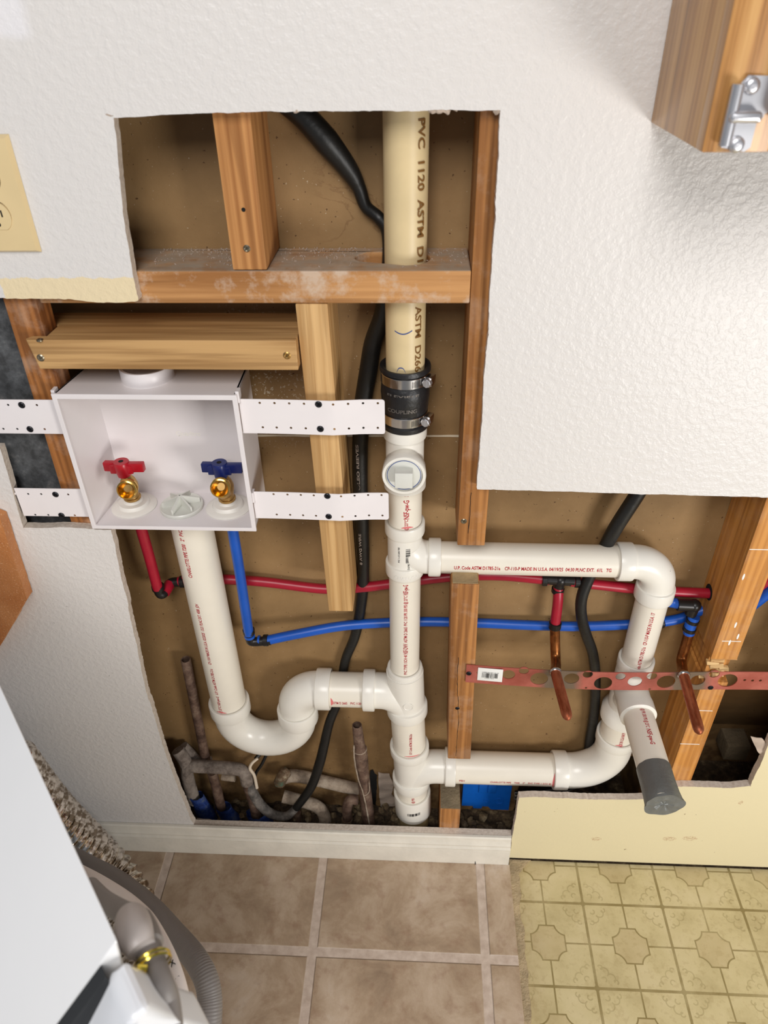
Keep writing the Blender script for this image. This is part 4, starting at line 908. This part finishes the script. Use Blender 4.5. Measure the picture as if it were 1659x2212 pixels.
# copper stub-outs
def stubout(pts, tip, mat1, label):
    t = thing('copper_stub_out', pts[-1], label, 'copper pipe', 'capped copper stub-outs through the red strap')
    bm = bmesh.new(); P = spline(pts, 10); tube(bm, P, .0079, 28); finish('bent_pipe', bm, M[mat1], t)
    a = V(pts[-1]); d_ = V(tip)-a; L = d_.length
    bm = bmesh.new(); lathe(bm, a, d_, [(0, .0079), (L-.012, .0079), (L-.006, .0070), (L-.002, .0040), (L, .0008)], 28); finish('closed_end', bm, M['copper'], t)
    bm = bmesh.new(); lathe(bm, a+V((0, -.001, .0005)), (0, -1, 0), [(0, .0098), (.0015, .0094), (.003, .0080)], 24); finish('solder_ring', bm, M['steel'], t); return t
stubout([cT+V((0, 0, -.002)), at(1199, 1385, .060), at(1200, 1418, .050), at(1201, 1438, .030), V((.2155, .008, .531))], (.2230, -.080, .524), 'copperd', 'left capped copper stub-out hanging below red tubing and through the strap')
stubout([d3+V((0, 0, .003)), at(1479, 1400, .056), at(1472, 1425, .050), at(1474, 1445, .030), V((.4120, .008, .531))], (.4085, -.096, .521), 'copperd', 'right capped copper stub-out hanging below blue fittings and through the strap')
# red strap
br = thing('strap_bar', (.3, .0, .52), 'red copper-plated perforated strap bar nailed across the right bay', 'strap bar')
def px2(px, py): p = at(px, py, .006); return p.x, p.z
Hs = [circ(*px2(px, py), r, 24) for px, py, r in ((1099, 1460, .0102), (1132, 1451, .0078), (1165, 1468, .0138), (1235, 1467, .0118), (1270, 1458, .0078), (1303, 1477, .0140), (1341, 1463, .0078), (1372, 1474, .0110), (1409, 1463, .0080), (1440, 1476, .0142), (1509, 1474, .0114), (1545, 1461, .0080), (1574, 1475, .0146), (1032, 1457, .002), (1611, 1474, .0022), (1628, 1475, .0022), (1645, 1475, .0022), (1266, 1487, .002), (1404, 1491, .002))]
bm = bmesh.new(); N_ = 20; zt = lambda u: .5375-.006*math.sin((u-.0775)/.45*math.pi)*(1 if u < .53 else 0)+.001
lo = [(.0775+(.70-.0775)*k/N_, zt(.0775+(.70-.0775)*k/N_)-.040) for k in range(N_+1)]; hi = [(u, v+.040) for u, v in lo][::-1]
lo2 = [(u, v+(-.004 if .2 < u < .5 else 0)*0) for u, v in lo]
plate(bm, lo2+hi, Hs, .0012, lambda u, v, w_: V((u, .0105-.0035*math.sin(min(1, max(0, (u-.0775)/.37))*math.pi)+w_, v)), [((.09+k*.03, 0, 0), (1, 0, 0)) for k in range(20)])
bar = finish('strap', bm, M['strap'], br, angle=20)
for px, py in ((1013, 1457), (1536, 1488)):
    s = at(px, py, .008); screw_head('screw', (s.x, .0098, s.z), (0, -1, 0), .0042, M['screw'], br)
bm = bmesh.new(); a_ = at(1033, 1443, .0085); b_ = at(1084, 1471, .0085); obox(bm, ((a_.x+b_.x)/2, .0078, (a_.z+b_.z)/2), ((b_.x-a_.x)/2, -.0012, -.0004), (0, .0003, 0), (0, 0, (a_.z-b_.z)/2), .0002)
lb = finish('barcode_sticker', bm, M['label'], br); bm = bmesh.new()
cx, cz_ = (a_.x+b_.x)/2, (a_.z+b_.z)/2
for i in range(20):
    x = cx-.0125+i*.00128; wd = random.choice((.00022, .0004, .0005)); obox(bm, (x, .00730-(x-cx)*.062, cz_-.0015), (wd, 0, 0), (0, .0001, 0), (0, 0, .0052))
finish('barcode', bm, M['ink_black'], lb, smooth=False)
text_flat('lettering', 'COPPER BRACKET 1/2 x 20', (cx-.013, .0081, cz_+.0046), (1, -.062, 0), (0, 0, 1), .026, .0016, M['ink_black'], lb)
text_flat('lettering', '0 39923 16218', (cx-.008, .0078, cz_-.0088), (1, -.062, 0), (0, 0, 1), .014, .0012, M['ink_black'], lb)
# lines beyond the right stud
for px, py, mat, lab, nm in ((1640, 1262, 'pexr', 'red tubing emerging right of the notched stud', 'red'), (1640, 1292, 'pexb', 'blue tubing emerging right of the notched stud', 'blue')):
    bm = bmesh.new(); tube(bm, spline([at(px-20, py+18, .080), at(px-8, py+9, .072), at(px+25, py-16, .065), at(px+80, py-50, .06), at(px+130, py-70, .058), at(px+200, py-85, .058)], 8), .0088, 20); tag(finish('water_tube', bm, M[mat]), lab, 'water line')
# ------------------------------------------------------------------ cables
cab = thing('black_cable', at(780, 950, .085), 'thick black cable snaking down behind the yellowed vent pipe and trap arm', 'cable')
def cable(parent, pts, rs, mat, name='sheath', n=10, flat=1.0):
    P = spline(pts, n); bm = bmesh.new(); m_ = len(P); k = len(rs)-1
    r = []
    for i in range(m_):
        t = i/(m_-1)*k; j = min(k-1, int(t)); r.append(rs[j]+(rs[j+1]-rs[j])*(t-j))
    tube(bm, P, r, 20, flat=flat); return finish(name, bm, M[mat], parent)
cable(cab, [at(600, 205, .070), at(655, 250, .070), at(705, 305, .076), at(752, 365, .084), at(775, 405, .088), at(790, 445, .090), at(818, 470, .090), at(838, 500, .082), at(842, 560, .074), at(836, 620, .074), at(826, 680, .078), at(806, 740, .086), at(796, 800, .088), at(783, 880, .088), at(778, 960, .088)], [.0125, .013, .014, .011, .008, .007, .007, .008, .009, .010, .0105, .0115, .0120, .0115, .0110], 'cable')
c2_ = cable(cab, [at(778, 955, .0885), at(778, 1040, .088), at(782, 1140, .088), at(785, 1220, .090), at(782, 1290, .091), at(768, 1370, .091), at(745, 1430, .091), at(735, 1500, .091), at(712, 1560, .078), at(700, 1610, .068), at(690, 1650, .060), at(672, 1700, .052), at(640, 1745, .044)], [.0110, .0110, .0105, .0095, .0090, .0085, .008, .008, .0085, .0090, .0095, .009, .008], 'cable')
for s_, z1_, L_ in (('OLEO REEVES', .895, .075), ('8 AWG WIRE', .742, .06)):
    px_ = at(777, 960, .0885) if z1_ > .8 else at(784, 1180, .089)
    text_wrap('printing', s_, V((px_.x-.001, .0885, z1_-L_)), (0, 0, 1), fN(-10), .0113, L_, .0038, M['insul'], c2_)
old_cab = thing('cable_loop', at(600, 1750, .04), 'dusty grey cable loop lying under the trap with a cream wire splice', 'cable')
cable(old_cab, [at(640, 1745, .044), at(618, 1763, .040), at(585, 1757, .042), at(560, 1735, .046), at(545, 1710, .050), at(535, 1690, .054)], [.0075, .0085, .0095, .0100, .0100, .0095], 'cableg', 'grey_sheath')
cable(old_cab, [at(555, 1702, .050), at(549, 1675, .054), at(540, 1660, .056), at(545, 1648, .060), at(557, 1638, .066)], [.0030, .0030, .0030, .0028, .0026], 'cablew', 'cream_wire')
cable(old_cab, [at(552, 1640, .068), at(564, 1625, .078), at(575, 1612, .084)], [.0042, .0040, .004], 'cable', 'black_wire')
cable(old_cab, [at(545, 1700, .058), at(553, 1670, .066), at(566, 1650, .074), at(580, 1620, .086)], [.003, .003, .003, .003], 'cable', 'black_wire')
cab2 = thing('black_cable', at(1255, 1330, .07), 'black cable passing down behind the red and blue tubing of the right bay', 'cable')
cable(cab2, [at(1400, 1030, .070), at(1372, 1075, .068), at(1330, 1140, .068), at(1300, 1195, .074), at(1276, 1240, .070), at(1257, 1290, .064), at(1256, 1330, .062), at(1266, 1370, .066), at(1280, 1410, .072), at(1286, 1460, .078), at(1284, 1530, .082), at(1275, 1590, .086), at(1262, 1640, .090), at(1200, 1700, .086), at(1130, 1712, .078)], [.0100, .0105, .0105, .0095, .0090, .0088, .0086, .0086, .0086, .0086, .0088, .0088, .0085, .0080, .007], 'cable')
# blue electrical box near the slab
bb = thing('electrical_box', at(1050, 1720, .085), 'blue plastic electrical box low in the cavity under the cross pipe', 'electrical box')
a_ = at(998, 1690, .082); b_ = at(1105, 1735, .082); zt_, zb_ = .165, at(1050, 1750, .082).z
bm = bmesh.new(); X0_, X1_ = at(999, 1720, .08).x, at(1103, 1720, .08).x; zb_ = at(1050, 1742, .08).z; zt_ = .150
plate(bm, [(X0_, zb_), (X0_+.022, zb_), (X0_+.024, zb_-.008), (X0_+.040, zb_-.008), (X0_+.042, zb_), (X1_-.042, zb_), (X1_-.036, zb_-.010), (X1_, zb_-.010), (X1_, zt_), (X0_, zt_)], [], .018, lambda u, v, w_: V((u, .080+w_, v)))
ebox = finish('box_body', bm, M['bluebox'], bb, smooth=False)
bm = bmesh.new(); c_ = at(1053, 1703, .08)
for dx in (-.009, .009): box(bm, c_.x+dx-.008, c_.x+dx+.008, .0775, .0805, c_.z-.013, c_.z+.014, .0012)
finish('wire_clamp', bm, M['bluebox'], ebox)
bm = bmesh.new(); c_ = at(1078, 1730, .08); lathe(bm, (c_.x, .0798, c_.z), (0, -1, 0), [(0, .009), (.0008, .009), (.0008, .008), (.0001, .0078)], 24, caps=False); lathe(bm, (c_.x-.026, .0798, c_.z), (0, -1, 0), [(0, .005), (.0008, .005), (.0008, .004), (.0001, .0038)], 20, caps=False); finish('knockout_ring', bm, M['bluebox'], ebox)
bb2 = thing('wire_bundle', at(1150, 1708, .07), 'dark bundle of wires beside the blue electrical box', 'wire')
for k in range(4):
    cable(bb2, [at(1112, 1712+k*4, .068+k*.003), at(1150, 1713+k*4, .066), at(1200, 1704+k*4, .070), at(1240, 1690+k*4, .080)], [.004, .0045, .004, .003], 'cableg' if k % 2 else 'cable', 'wire')
# ------------------------------------------------------------------ old copper pipes low in the left bay
def oldpipe(label, pieces, group=None, name='old_copper_pipe'):
    t = thing(name, V(pieces[0][1][0]), label, 'old pipe', group)
    for nm, pts, r, mat, n in pieces:
        bm = bmesh.new(); P = spline(pts, n) if n else [V(p) for p in pts]; tube(bm, P, r, 24, rj=.06); finish(nm, bm, M[mat], t)
    return t
RO = .0105
t = thing('old_copper_pipe', at(402, 1425, .085), 'tall open brown copper pipe at far left with a wrapped elbow at its foot', 'old pipe')
bm = bmesh.new(); hollow(bm, at(446, 1648, .080), at(401, 1424, .080), .0088, .0070); finish('riser', bm, M['oldcu'], t)
bm = bmesh.new(); tube(bm, spline([at(447, 1640, .080), at(443, 1655, .080), at(432, 1650, .080), at(395, 1612, .085)], 8), .0105, 22, rj=.08); finish('elbow', bm, M['insul'], t)
oldpipe('dusty wrapped copper pipe bending over two blue sleeves at lower left', [('wrapped_pipe', [at(398, 1655, .060), at(430, 1655, .060), at(505, 1660, .058), at(527, 1668, .056), at(534, 1690, .054)], .0125, 'insul', 8), ('down_leg', [at(534, 1690, .054), at(548, 1735, .050), at(556, 1770, .046)], .0105, 'oldcu', 6), ('left_leg', [at(384, 1620, .070), at(402, 1650, .062), at(405, 1680, .060), at(420, 1730, .058)], .0125, 'insul', 6), ('middle_leg', [at(458, 1668, .062), at(467, 1700, .060), at(478, 1745, .056)], .0095, 'oldcu', 6), ('joint_stub', [at(480, 1678, .066), at(508, 1681, .064)], .007, 'palepipe', 0)])
for (px, py, py2, Y, lab, sx) in ((423, 1718, 1770, .055, 'blue sleeve around the leftmost pipe leg', 1.0), (482, 1742, 1775, .052, 'blue sleeve around the middle pipe leg', 1.05), (553, 1755, 1800, .044, 'dusty blue sleeve around the pipe leg below the grey cable', 1.3)):
    a_ = at(px, py, Y); z_ = a_.z; bm = bmesh.new(); rings = []
    n_ = 22
    for k in range(9):
        z = z_-(z_+.004)*k/8; rr = .015*sx*(1+.35*k/8)
        rings.append([bm.verts.new((a_.x+.002*k+math.cos(2*math.pi*i/n_)*rr*(1+.25*noise.noise(V((i*.9, k*.35, px)))), a_.y+math.sin(2*math.pi*i/n_)*rr*.75, max(-.006, z+(.006*noise.noise(V((i*.7, 1, px))) if k < 2 else 0)))) for i in range(n_)])
    for p, q in zip(rings, rings[1:]):
        for i in range(n_): bm.faces.new((p[i], p[(i+1) % n_], q[(i+1) % n_], q[i]))
    tag(finish('pipe_sleeve', bm, M['bluetape'], smooth=False), lab, 'pipe sleeve')
oldpipe('dusty pale horizontal pipe with green corroded end behind the black cable', [('pipe', [at(612, 1680, .082), at(640, 1676, .082), at(700, 1688, .082), at(775, 1706, .080)], .0125, 'palepipe', 6), ('corroded_end', [at(604, 1690, .074), at(612, 1674, .074), at(618, 1668, .08)], .012, 'oldcu_w', 4)])
oldpipe('dusty pale pipe curving down into the dirt right of the cable loop', [('pipe', [at(612, 1720, .070), at(650, 1730, .066), at(685, 1742, .060), at(700, 1762, .056), at(705, 1790, .052)], .0125, 'palepipe', 8), ('stub', [at(640, 1755, .066), at(645, 1790, .060)], .010, 'oldcu', 0)])
t = thing('old_copper_pipe', at(795, 1790, .05), 'upright open copper pipe with solder drips standing left of the white stack', 'old pipe')
bot = at(800, 1800, .048); top = at(771, 1566, .060); dd = (top-bot); L_ = dd.length
bm = bmesh.new(); lathe(bm, bot, dd, [(0, .0125), (L_*.62, .0118), (L_*.70, .0130), (L_*.80, .0130), (L_*.83, .0105), (L_-.001, .0088), (L_, .0082), (L_, .0072), (L_-.03, .0070), (L_-.03, 0)], 30); rp = finish('riser', bm, M['oldcu'], t)
bm = bmesh.new(); tube(bm, spline([bot+dd*f+V((dx, -.0135, 0)) for f, dx in ((.88, -.008), (.75, -.010), (.6, -.008), (.45, -.002), (.3, .001), (.12, .003))], 8), .0014, 8, rj=.5); tube(bm, spline([bot+dd*f+V((dx, -.0115, 0)) for f, dx in ((.55, .012), (.47, .010), (.43, .002), (.44, -.003))], 8), .0011, 8, rj=.4)
lathe(bm, bot+dd*.80, dd, [(-.002, .0125), (0, .0134), (.003, .0112)], 24); finish('solder_drips', bm, M['palepipe'], rp)
oldpipe('short green corroded copper pipe in the dirt left of the upright open pipe', [('riser', [at(772, 1728, .060), at(757, 1728, .058), at(750, 1742, .056), at(750, 1770, .054)], .0100, 'oldcu', 5), ('corroded_base', [at(750, 1768, .054), at(749, 1792, .052)], .0110, 'oldcu_w', 0)])
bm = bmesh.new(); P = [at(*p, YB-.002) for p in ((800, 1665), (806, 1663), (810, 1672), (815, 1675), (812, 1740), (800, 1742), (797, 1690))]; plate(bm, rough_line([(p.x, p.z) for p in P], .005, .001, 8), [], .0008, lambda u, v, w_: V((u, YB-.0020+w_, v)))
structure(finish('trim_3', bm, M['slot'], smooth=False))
# ------------------------------------------------------------------ receptacle, cabinet
op = thing('wall_outlet', (-.446, -.002, 1.236), 'ivory duplex outlet cut off by the left edge of the picture', 'outlet')
bm = bmesh.new(); x1_ = -.4105; x0_ = x1_-.070; z0_, z1_ = 1.1765, 1.2905
cx_ = (x0_+x1_)/2; hs = []
rec = []
for cz_ in (1.2528, 1.2142):
    pts = []
    for k in range(36):
        a = 2*math.pi*k/36; r = .0168; x = r*math.cos(a); z = max(-.0142, min(.0142, r*math.sin(a))); pts.append((cx_+x, cz_+z))
    rec.append(pts)
b2 = [(x0_, z0_), (x1_, z0_), (x1_, z1_), (x0_, z1_)]
plate(bm, b2, [[(cx_+(p[0]-cx_)*1.03, p[1]) for p in h] for h in rec], .0018, lambda u, v, w_: V((x0_+.003+(u-x0_)*(x1_-x0_-.006)/(x1_-x0_), -.0058+w_, z0_+.003+(v-z0_)*(z1_-z0_-.006)/(z1_-z0_))))
vs = [bm.verts.new(p) for p in ((x0_, -.0004, z0_), (x1_, -.0004, z0_), (x1_, -.0004, z1_), (x0_, -.0004, z1_), (x0_+.003, -.0058, z0_+.003), (x1_-.003, -.0058, z0_+.003), (x1_-.003, -.0058, z1_-.003), (x0_+.003, -.0058, z1_-.003))]
for i in range(4): bm.faces.new((vs[i], vs[(i+1) % 4], vs[4+(i+1) % 4], vs[4+i]))
finish('cover_plate', bm, M['plate'], op, smooth=False)
for pts in rec:
    bm = bmesh.new(); cz_ = sum(p[1] for p in pts)/len(pts); plate(bm, [(cx_+(p[0]-cx_)*.92, cz_+(p[1]-cz_)*.92) for p in pts], [], .003, lambda u, v, w_: V((u, -.0066+w_, v))); r_ = finish('receptacle', bm, M['plate'], op, smooth=False)
    for dx, hh in ((-.0065, .0042), (.0065, .0034)):
        bm = bmesh.new(); box(bm, cx_+dx-.0008, cx_+dx+.0008, -.00675, -.0062, cz_+.003-hh, cz_+.003+hh); finish('slot', bm, M['slot'], r_, smooth=False)
    bm = bmesh.new(); lathe(bm, (cx_, -.0064, cz_-.0078), (0, -1, 0), [(0, .0024), (.0004, .0024)], 14); finish('slot', bm, M['slot'], r_, smooth=False)
bm = bmesh.new(); lathe(bm, (cx_, -.0060, 1.2335), (0, -1, 0), [(0, .0032), (.0014, .0026), (.0016, 0)], 16); finish('cover_screw', bm, M['plate'], op)
cb = thing('wall_cabinet', (.5, -.08, 1.293), 'golden oak wall cabinet corner at the upper right', 'cabinet')
CX = .2130; CYF = -.158; CZ = 1.2945
bm = bmesh.new(); box(bm, CX, CX+.012, CYF+.019, -.0005, CZ, 2.2, .0006); finish('side_panel', bm, M['oak'], cb)
bm = bmesh.new(); box(bm, CX-.0004, CX+.05, CYF, CYF+.0188, CZ-.0005, 2.2, .0022); box(bm, CX+.05, CX+.9, CYF, CYF+.0188, CZ-.0005, CZ+.040, .0022); box(bm, CX+.86, CX+.9, CYF, CYF+.0188, CZ, 2.2, .002); finish('face_frame', bm, M['oak'], cb)
bm = bmesh.new(); box(bm, CX+.0125, CX+.9, CYF+.019, -.0005, CZ+.0, CZ+.012, .0006); finish('bottom_panel', bm, M['greywood'], cb)
bm = bmesh.new(); box(bm, CX+.9, CX+.912, CYF+.019, -.0005, CZ, 2.2, .0006); finish('side_panel', bm, M['oak'], cb)
bm = bmesh.new(); box(bm, CX+.042, CX+.45, CYF-.019, CYF-.0008, CZ+.022, 2.19, .006, 3); dr = finish('door', bm, M['oak'], cb)
# hinge
hz0 = at(1560, 325, CYF-.002).z; bm = bmesh.new()
A0 = at(1556, 318, CYF-.001); A1 = at(1590, 166, CYF-.001); xh = A0.x; 
plate(bm, [(xh, A0.z), (xh+.018, A0.z-.003), (xh+.022, A0.z), (xh+.022, A0.z+.018), (xh+.026, A0.z+.020), (xh+.026, A1.z-.024), (xh+.040, A1.z-.018), (xh+.040, A1.z), (xh+.008, A1.z+.001), (xh+.004, A1.z-.004)], [], .0016, lambda u, v, w_: V((u, CYF-.0025+w_, v)))
hg = finish('hinge', bm, M['chrome'], cb, smooth=False)
bm = bmesh.new(); box(bm, xh-.002, xh+.022, CYF-.013, CYF-.0026, A0.z+.017, A1.z-.021, .004, 3); finish('hinge_arm', bm, M['chrome'], hg)
bm = bmesh.new(); tube(bm, [(xh+.001, CYF-.006, A0.z+.002), (xh+.001, CYF-.006, A1.z-.004)], .0045, 16); finish('hinge_barrel', bm, M['chrome'], hg)
for px, py in ((1624, 186), (1591, 313)):
    s = at(px, py, CYF-.003); bm = bmesh.new(); lathe(bm, (s.x, CYF-.0026, s.z), (0, -1, 0), [(0, .0058), (.0012, .0058), (.0026, .0046), (.0034, .0025), (.0030, 0)], 22); s_ = finish('screw', bm, M['chrome'], hg)
# ------------------------------------------------------------------ washing machine (lower left)
P0 = V((-.1911, -.5709, .900)); A_ = V((-.654, .7565, 0)); B_ = V((-.7565, -.654, 0)); Zz = V((0, 0, 1))
wm = thing('washing_machine', P0+A_*.34+B_*.3-V((0, 0, .9)), 'white washing machine at the lower left, out of focus', 'washing machine')
def loc(a, b, z): return P0+A_*a+B_*b+Zz*z
def extr(bm, prof, a0, a1, bev=0, closed=True):
    r0 = [bm.verts.new(loc(a0, b, z)) for b, z in prof]; r1 = [bm.verts.new(loc(a1, b, z)) for b, z in prof]; n_ = len(prof)
    F = [bm.faces.new((r0[i], r0[(i+1) % n_], r1[(i+1) % n_], r1[i])) for i in range(n_)]+[bm.faces.new(r0[::-1]), bm.faces.new(r1)]
    if bev: bmesh.ops.bevel(bm, geom=list({e for f in F for e in f.edges}), offset=bev, segments=3, profile=.7, affect='EDGES')
bm = bmesh.new(); extr(bm, [(0, 0), (.142, -.1195), (.142, -.135), (.012, -.135)], .001, .66, .003); finish('console', bm, M['appl'], wm)
bm = bmesh.new(); extr(bm, [(.014, -.012), (.138, -.114), (.138, -.130), (.014, -.130)], -.009, .0008, .001); finish('console_seam_shadow', bm, M['dark'], wm)  # dark strip in place of the shadow between console and end cap
bm = bmesh.new(); extr(bm, [(.000, -.016), (-.012, -.060), (-.030, -.110), (-.030, -.136), (.128, -.136), (.128, -.128), (.035, -.050), (.012, -.018)], -.040, -.004, .007); finish('console_end_cap', bm, M['appl2'], wm)
bm = bmesh.new(); extr(bm, [(.012, -.137), (.62, -.137), (.62, -.88), (.012, -.88)], .0, .66, .012); cab_ = finish('cabinet', bm, M['appl'], wm)
bm = bmesh.new(); extr(bm, [(.17, -.1365), (.58, -.1365), (.58, -.128), (.17, -.128)], .05, .60, .003); finish('lid', bm, M['appl2'], wm)
bm = bmesh.new()
for a in (.0, .62):
    for b in (.02, .56): lathe(bm, loc(a, b, -.8999), (0, 0, 1), [(0, .022), (.012, .022), (.012, .01), (.022, .01)], 16)
finish('feet', bm, M['slot'], wm)
# hoses
def ribbed(parent, pts, r, mat, name, pitch=.0028, amp=.022, n=14, rs=None):
    P = spline(pts, 40); L = [0]
    for a, b in zip(P, P[1:]): L.append(L[-1]+(b-a).length)
    N_ = int(L[-1]/(pitch/4)); out = []; rr = []; j = 0
    for k in range(N_+1):
        t = L[-1]*k/N_
        while j < len(L)-2 and L[j+1] < t: j += 1
        f = (t-L[j])/max(1e-9, L[j+1]-L[j]); out.append(P[j].lerp(P[j+1], f)); rr.append(r*(1+amp*math.sin(2*math.pi*t/pitch)))
    bm = bmesh.new(); tube(bm, out, rr, 28, win=8); return finish(name, bm, M[mat], parent, angle=80)
dh = thing('drain_hose', dep(385, 2040, .70), 'ribbed grey drain hose looping down behind the washing machine', 'hose')
ribbed(dh, [dep(120, 1830, 1.22), dep(190, 1868, 1.14), dep(252, 1902, 1.06), dep(322, 1958, .98), dep(376, 2017, .91), dep(418, 2066, .87), dep(443, 2110, .85), dep(453, 2155, .84), dep(452, 2212, .83), dep(444, 2290, .83)], .0140, 'hose', 'ribbed_tube')
wh = thing('supply_hose', dep(350, 2040, .66), 'white supply hose with black lettering beside the ribbed grey hose', 'hose')
Pw = [dep(160, 1872, 1.04), dep(202, 1894, .98), dep(236, 1914, .93), dep(272, 1938, .89), dep(304, 1965, .85), dep(326, 1990, .82), dep(354, 2039, .79), dep(375, 2086, .77), dep(391, 2137, .755), dep(400, 2187, .745), dep(402, 2260, .74)]
bm = bmesh.new(); tube(bm, spline(Pw, 10), .0068, 22); wt = finish('tube', bm, M['hosew'], wh)
for (a_, b_, s_, l_) in ((dep(360, 2054, .785), dep(375, 2086, .77), 'MAX', .026), (dep(384, 2112, .762), dep(394, 2150, .752), '90°C', .024)):
    d_ = (b_-a_).normalized(); c = a_; n_ = (CAM-c).normalized(); text_wrap('printing', s_, c, d_, n_, .0070, l_, .005, M['ink_black'], wt)
gh = thing('inlet_hose', dep(290, 1990, .55), 'light grey rubber hose elbow with a gold spring clamp beside the washing machine corner', 'hose')
bm = bmesh.new(); Pg = [dep(195, 1915, .72), dep(225, 1945, .66), dep(262, 1968, .60), dep(290, 1985, .56), dep(308, 2015, .535), dep(322, 2055, .52), dep(332, 2090, .51), dep(346, 2130, .50), dep(358, 2165, .50), dep(366, 2230, .49)]
tube(bm, spline(Pg, 8), [.0085]*17+[.0085+.0025*k/10 for k in range(10)]+[.0115]*12+[.0095]*(len(spline(Pg, 8))-39), 24); finish('dark_hose', bm, M['hose'], gh)
bm = bmesh.new(); Pc = [dep(280, 1978, .555), dep(285, 1990, .54), dep(292, 2020, .520), dep(306, 2052, .512)]; tube(bm, spline(Pc, 8), [.005]+[.0095+.0035*math.sin(k/24*math.pi) for k in range(24)], 24); finish('rubber_boot', bm, M['hosel'], gh)
bm = bmesh.new()
for k in (0, 1):
    c = dep(328+k*3, 2077+k*9, .51); d_ = (dep(340, 2120, .50)-dep(322, 2060, .515)).normalized(); lathe(bm, c, d_, [(-.0012, .0125), (0, .0133), (.0012, .0125)], 28, caps=False)
c = dep(308, 2092, .498); obox(bm, c, (.0035, 0, 0), (0, .002, 0), (0, 0, .002), .0008); finish('spring_clamp', bm, M['goldclip'], gh)
# foil duct
fd = [at(20, 1600, -.12), at(78, 1735, -.12), at(150, 1835, -.12), at(215, 1930, -.115), at(270, 2040, -.11)]
fp = [V((-.665, -.100, .40)), V((-.640, -.100, .26)), V((-.600, -.105, .15)), V((-.555, -.125, .085)), V((-.50, -.18, .063)), V((-.45, -.26, .060))]
P = spline(fp, 40); L = [0]
for a, b in zip(P, P[1:]): L.append(L[-1]+(b-a).length)
N_ = int(L[-1]/.0011); out = []; rr = []; j = 0
for k in range(N_+1):
    t = L[-1]*k/N_
    while j < len(L)-2 and L[j+1] < t: j += 1
    f = (t-L[j])/max(1e-9, L[j+1]-L[j]); out.append(P[j].lerp(P[j+1], f)); rr.append(.0505+.0052*math.sin(math.pi*t/.017)**2+.0008*noise.noise(V((t*300, 0, 0))))
bm = bmesh.new(); tube(bm, out, rr, 60, win=14); tag(finish('foil_duct', bm, M['foil'], angle=60), 'shiny crinkled foil dryer duct lying behind the washing machine', 'duct')
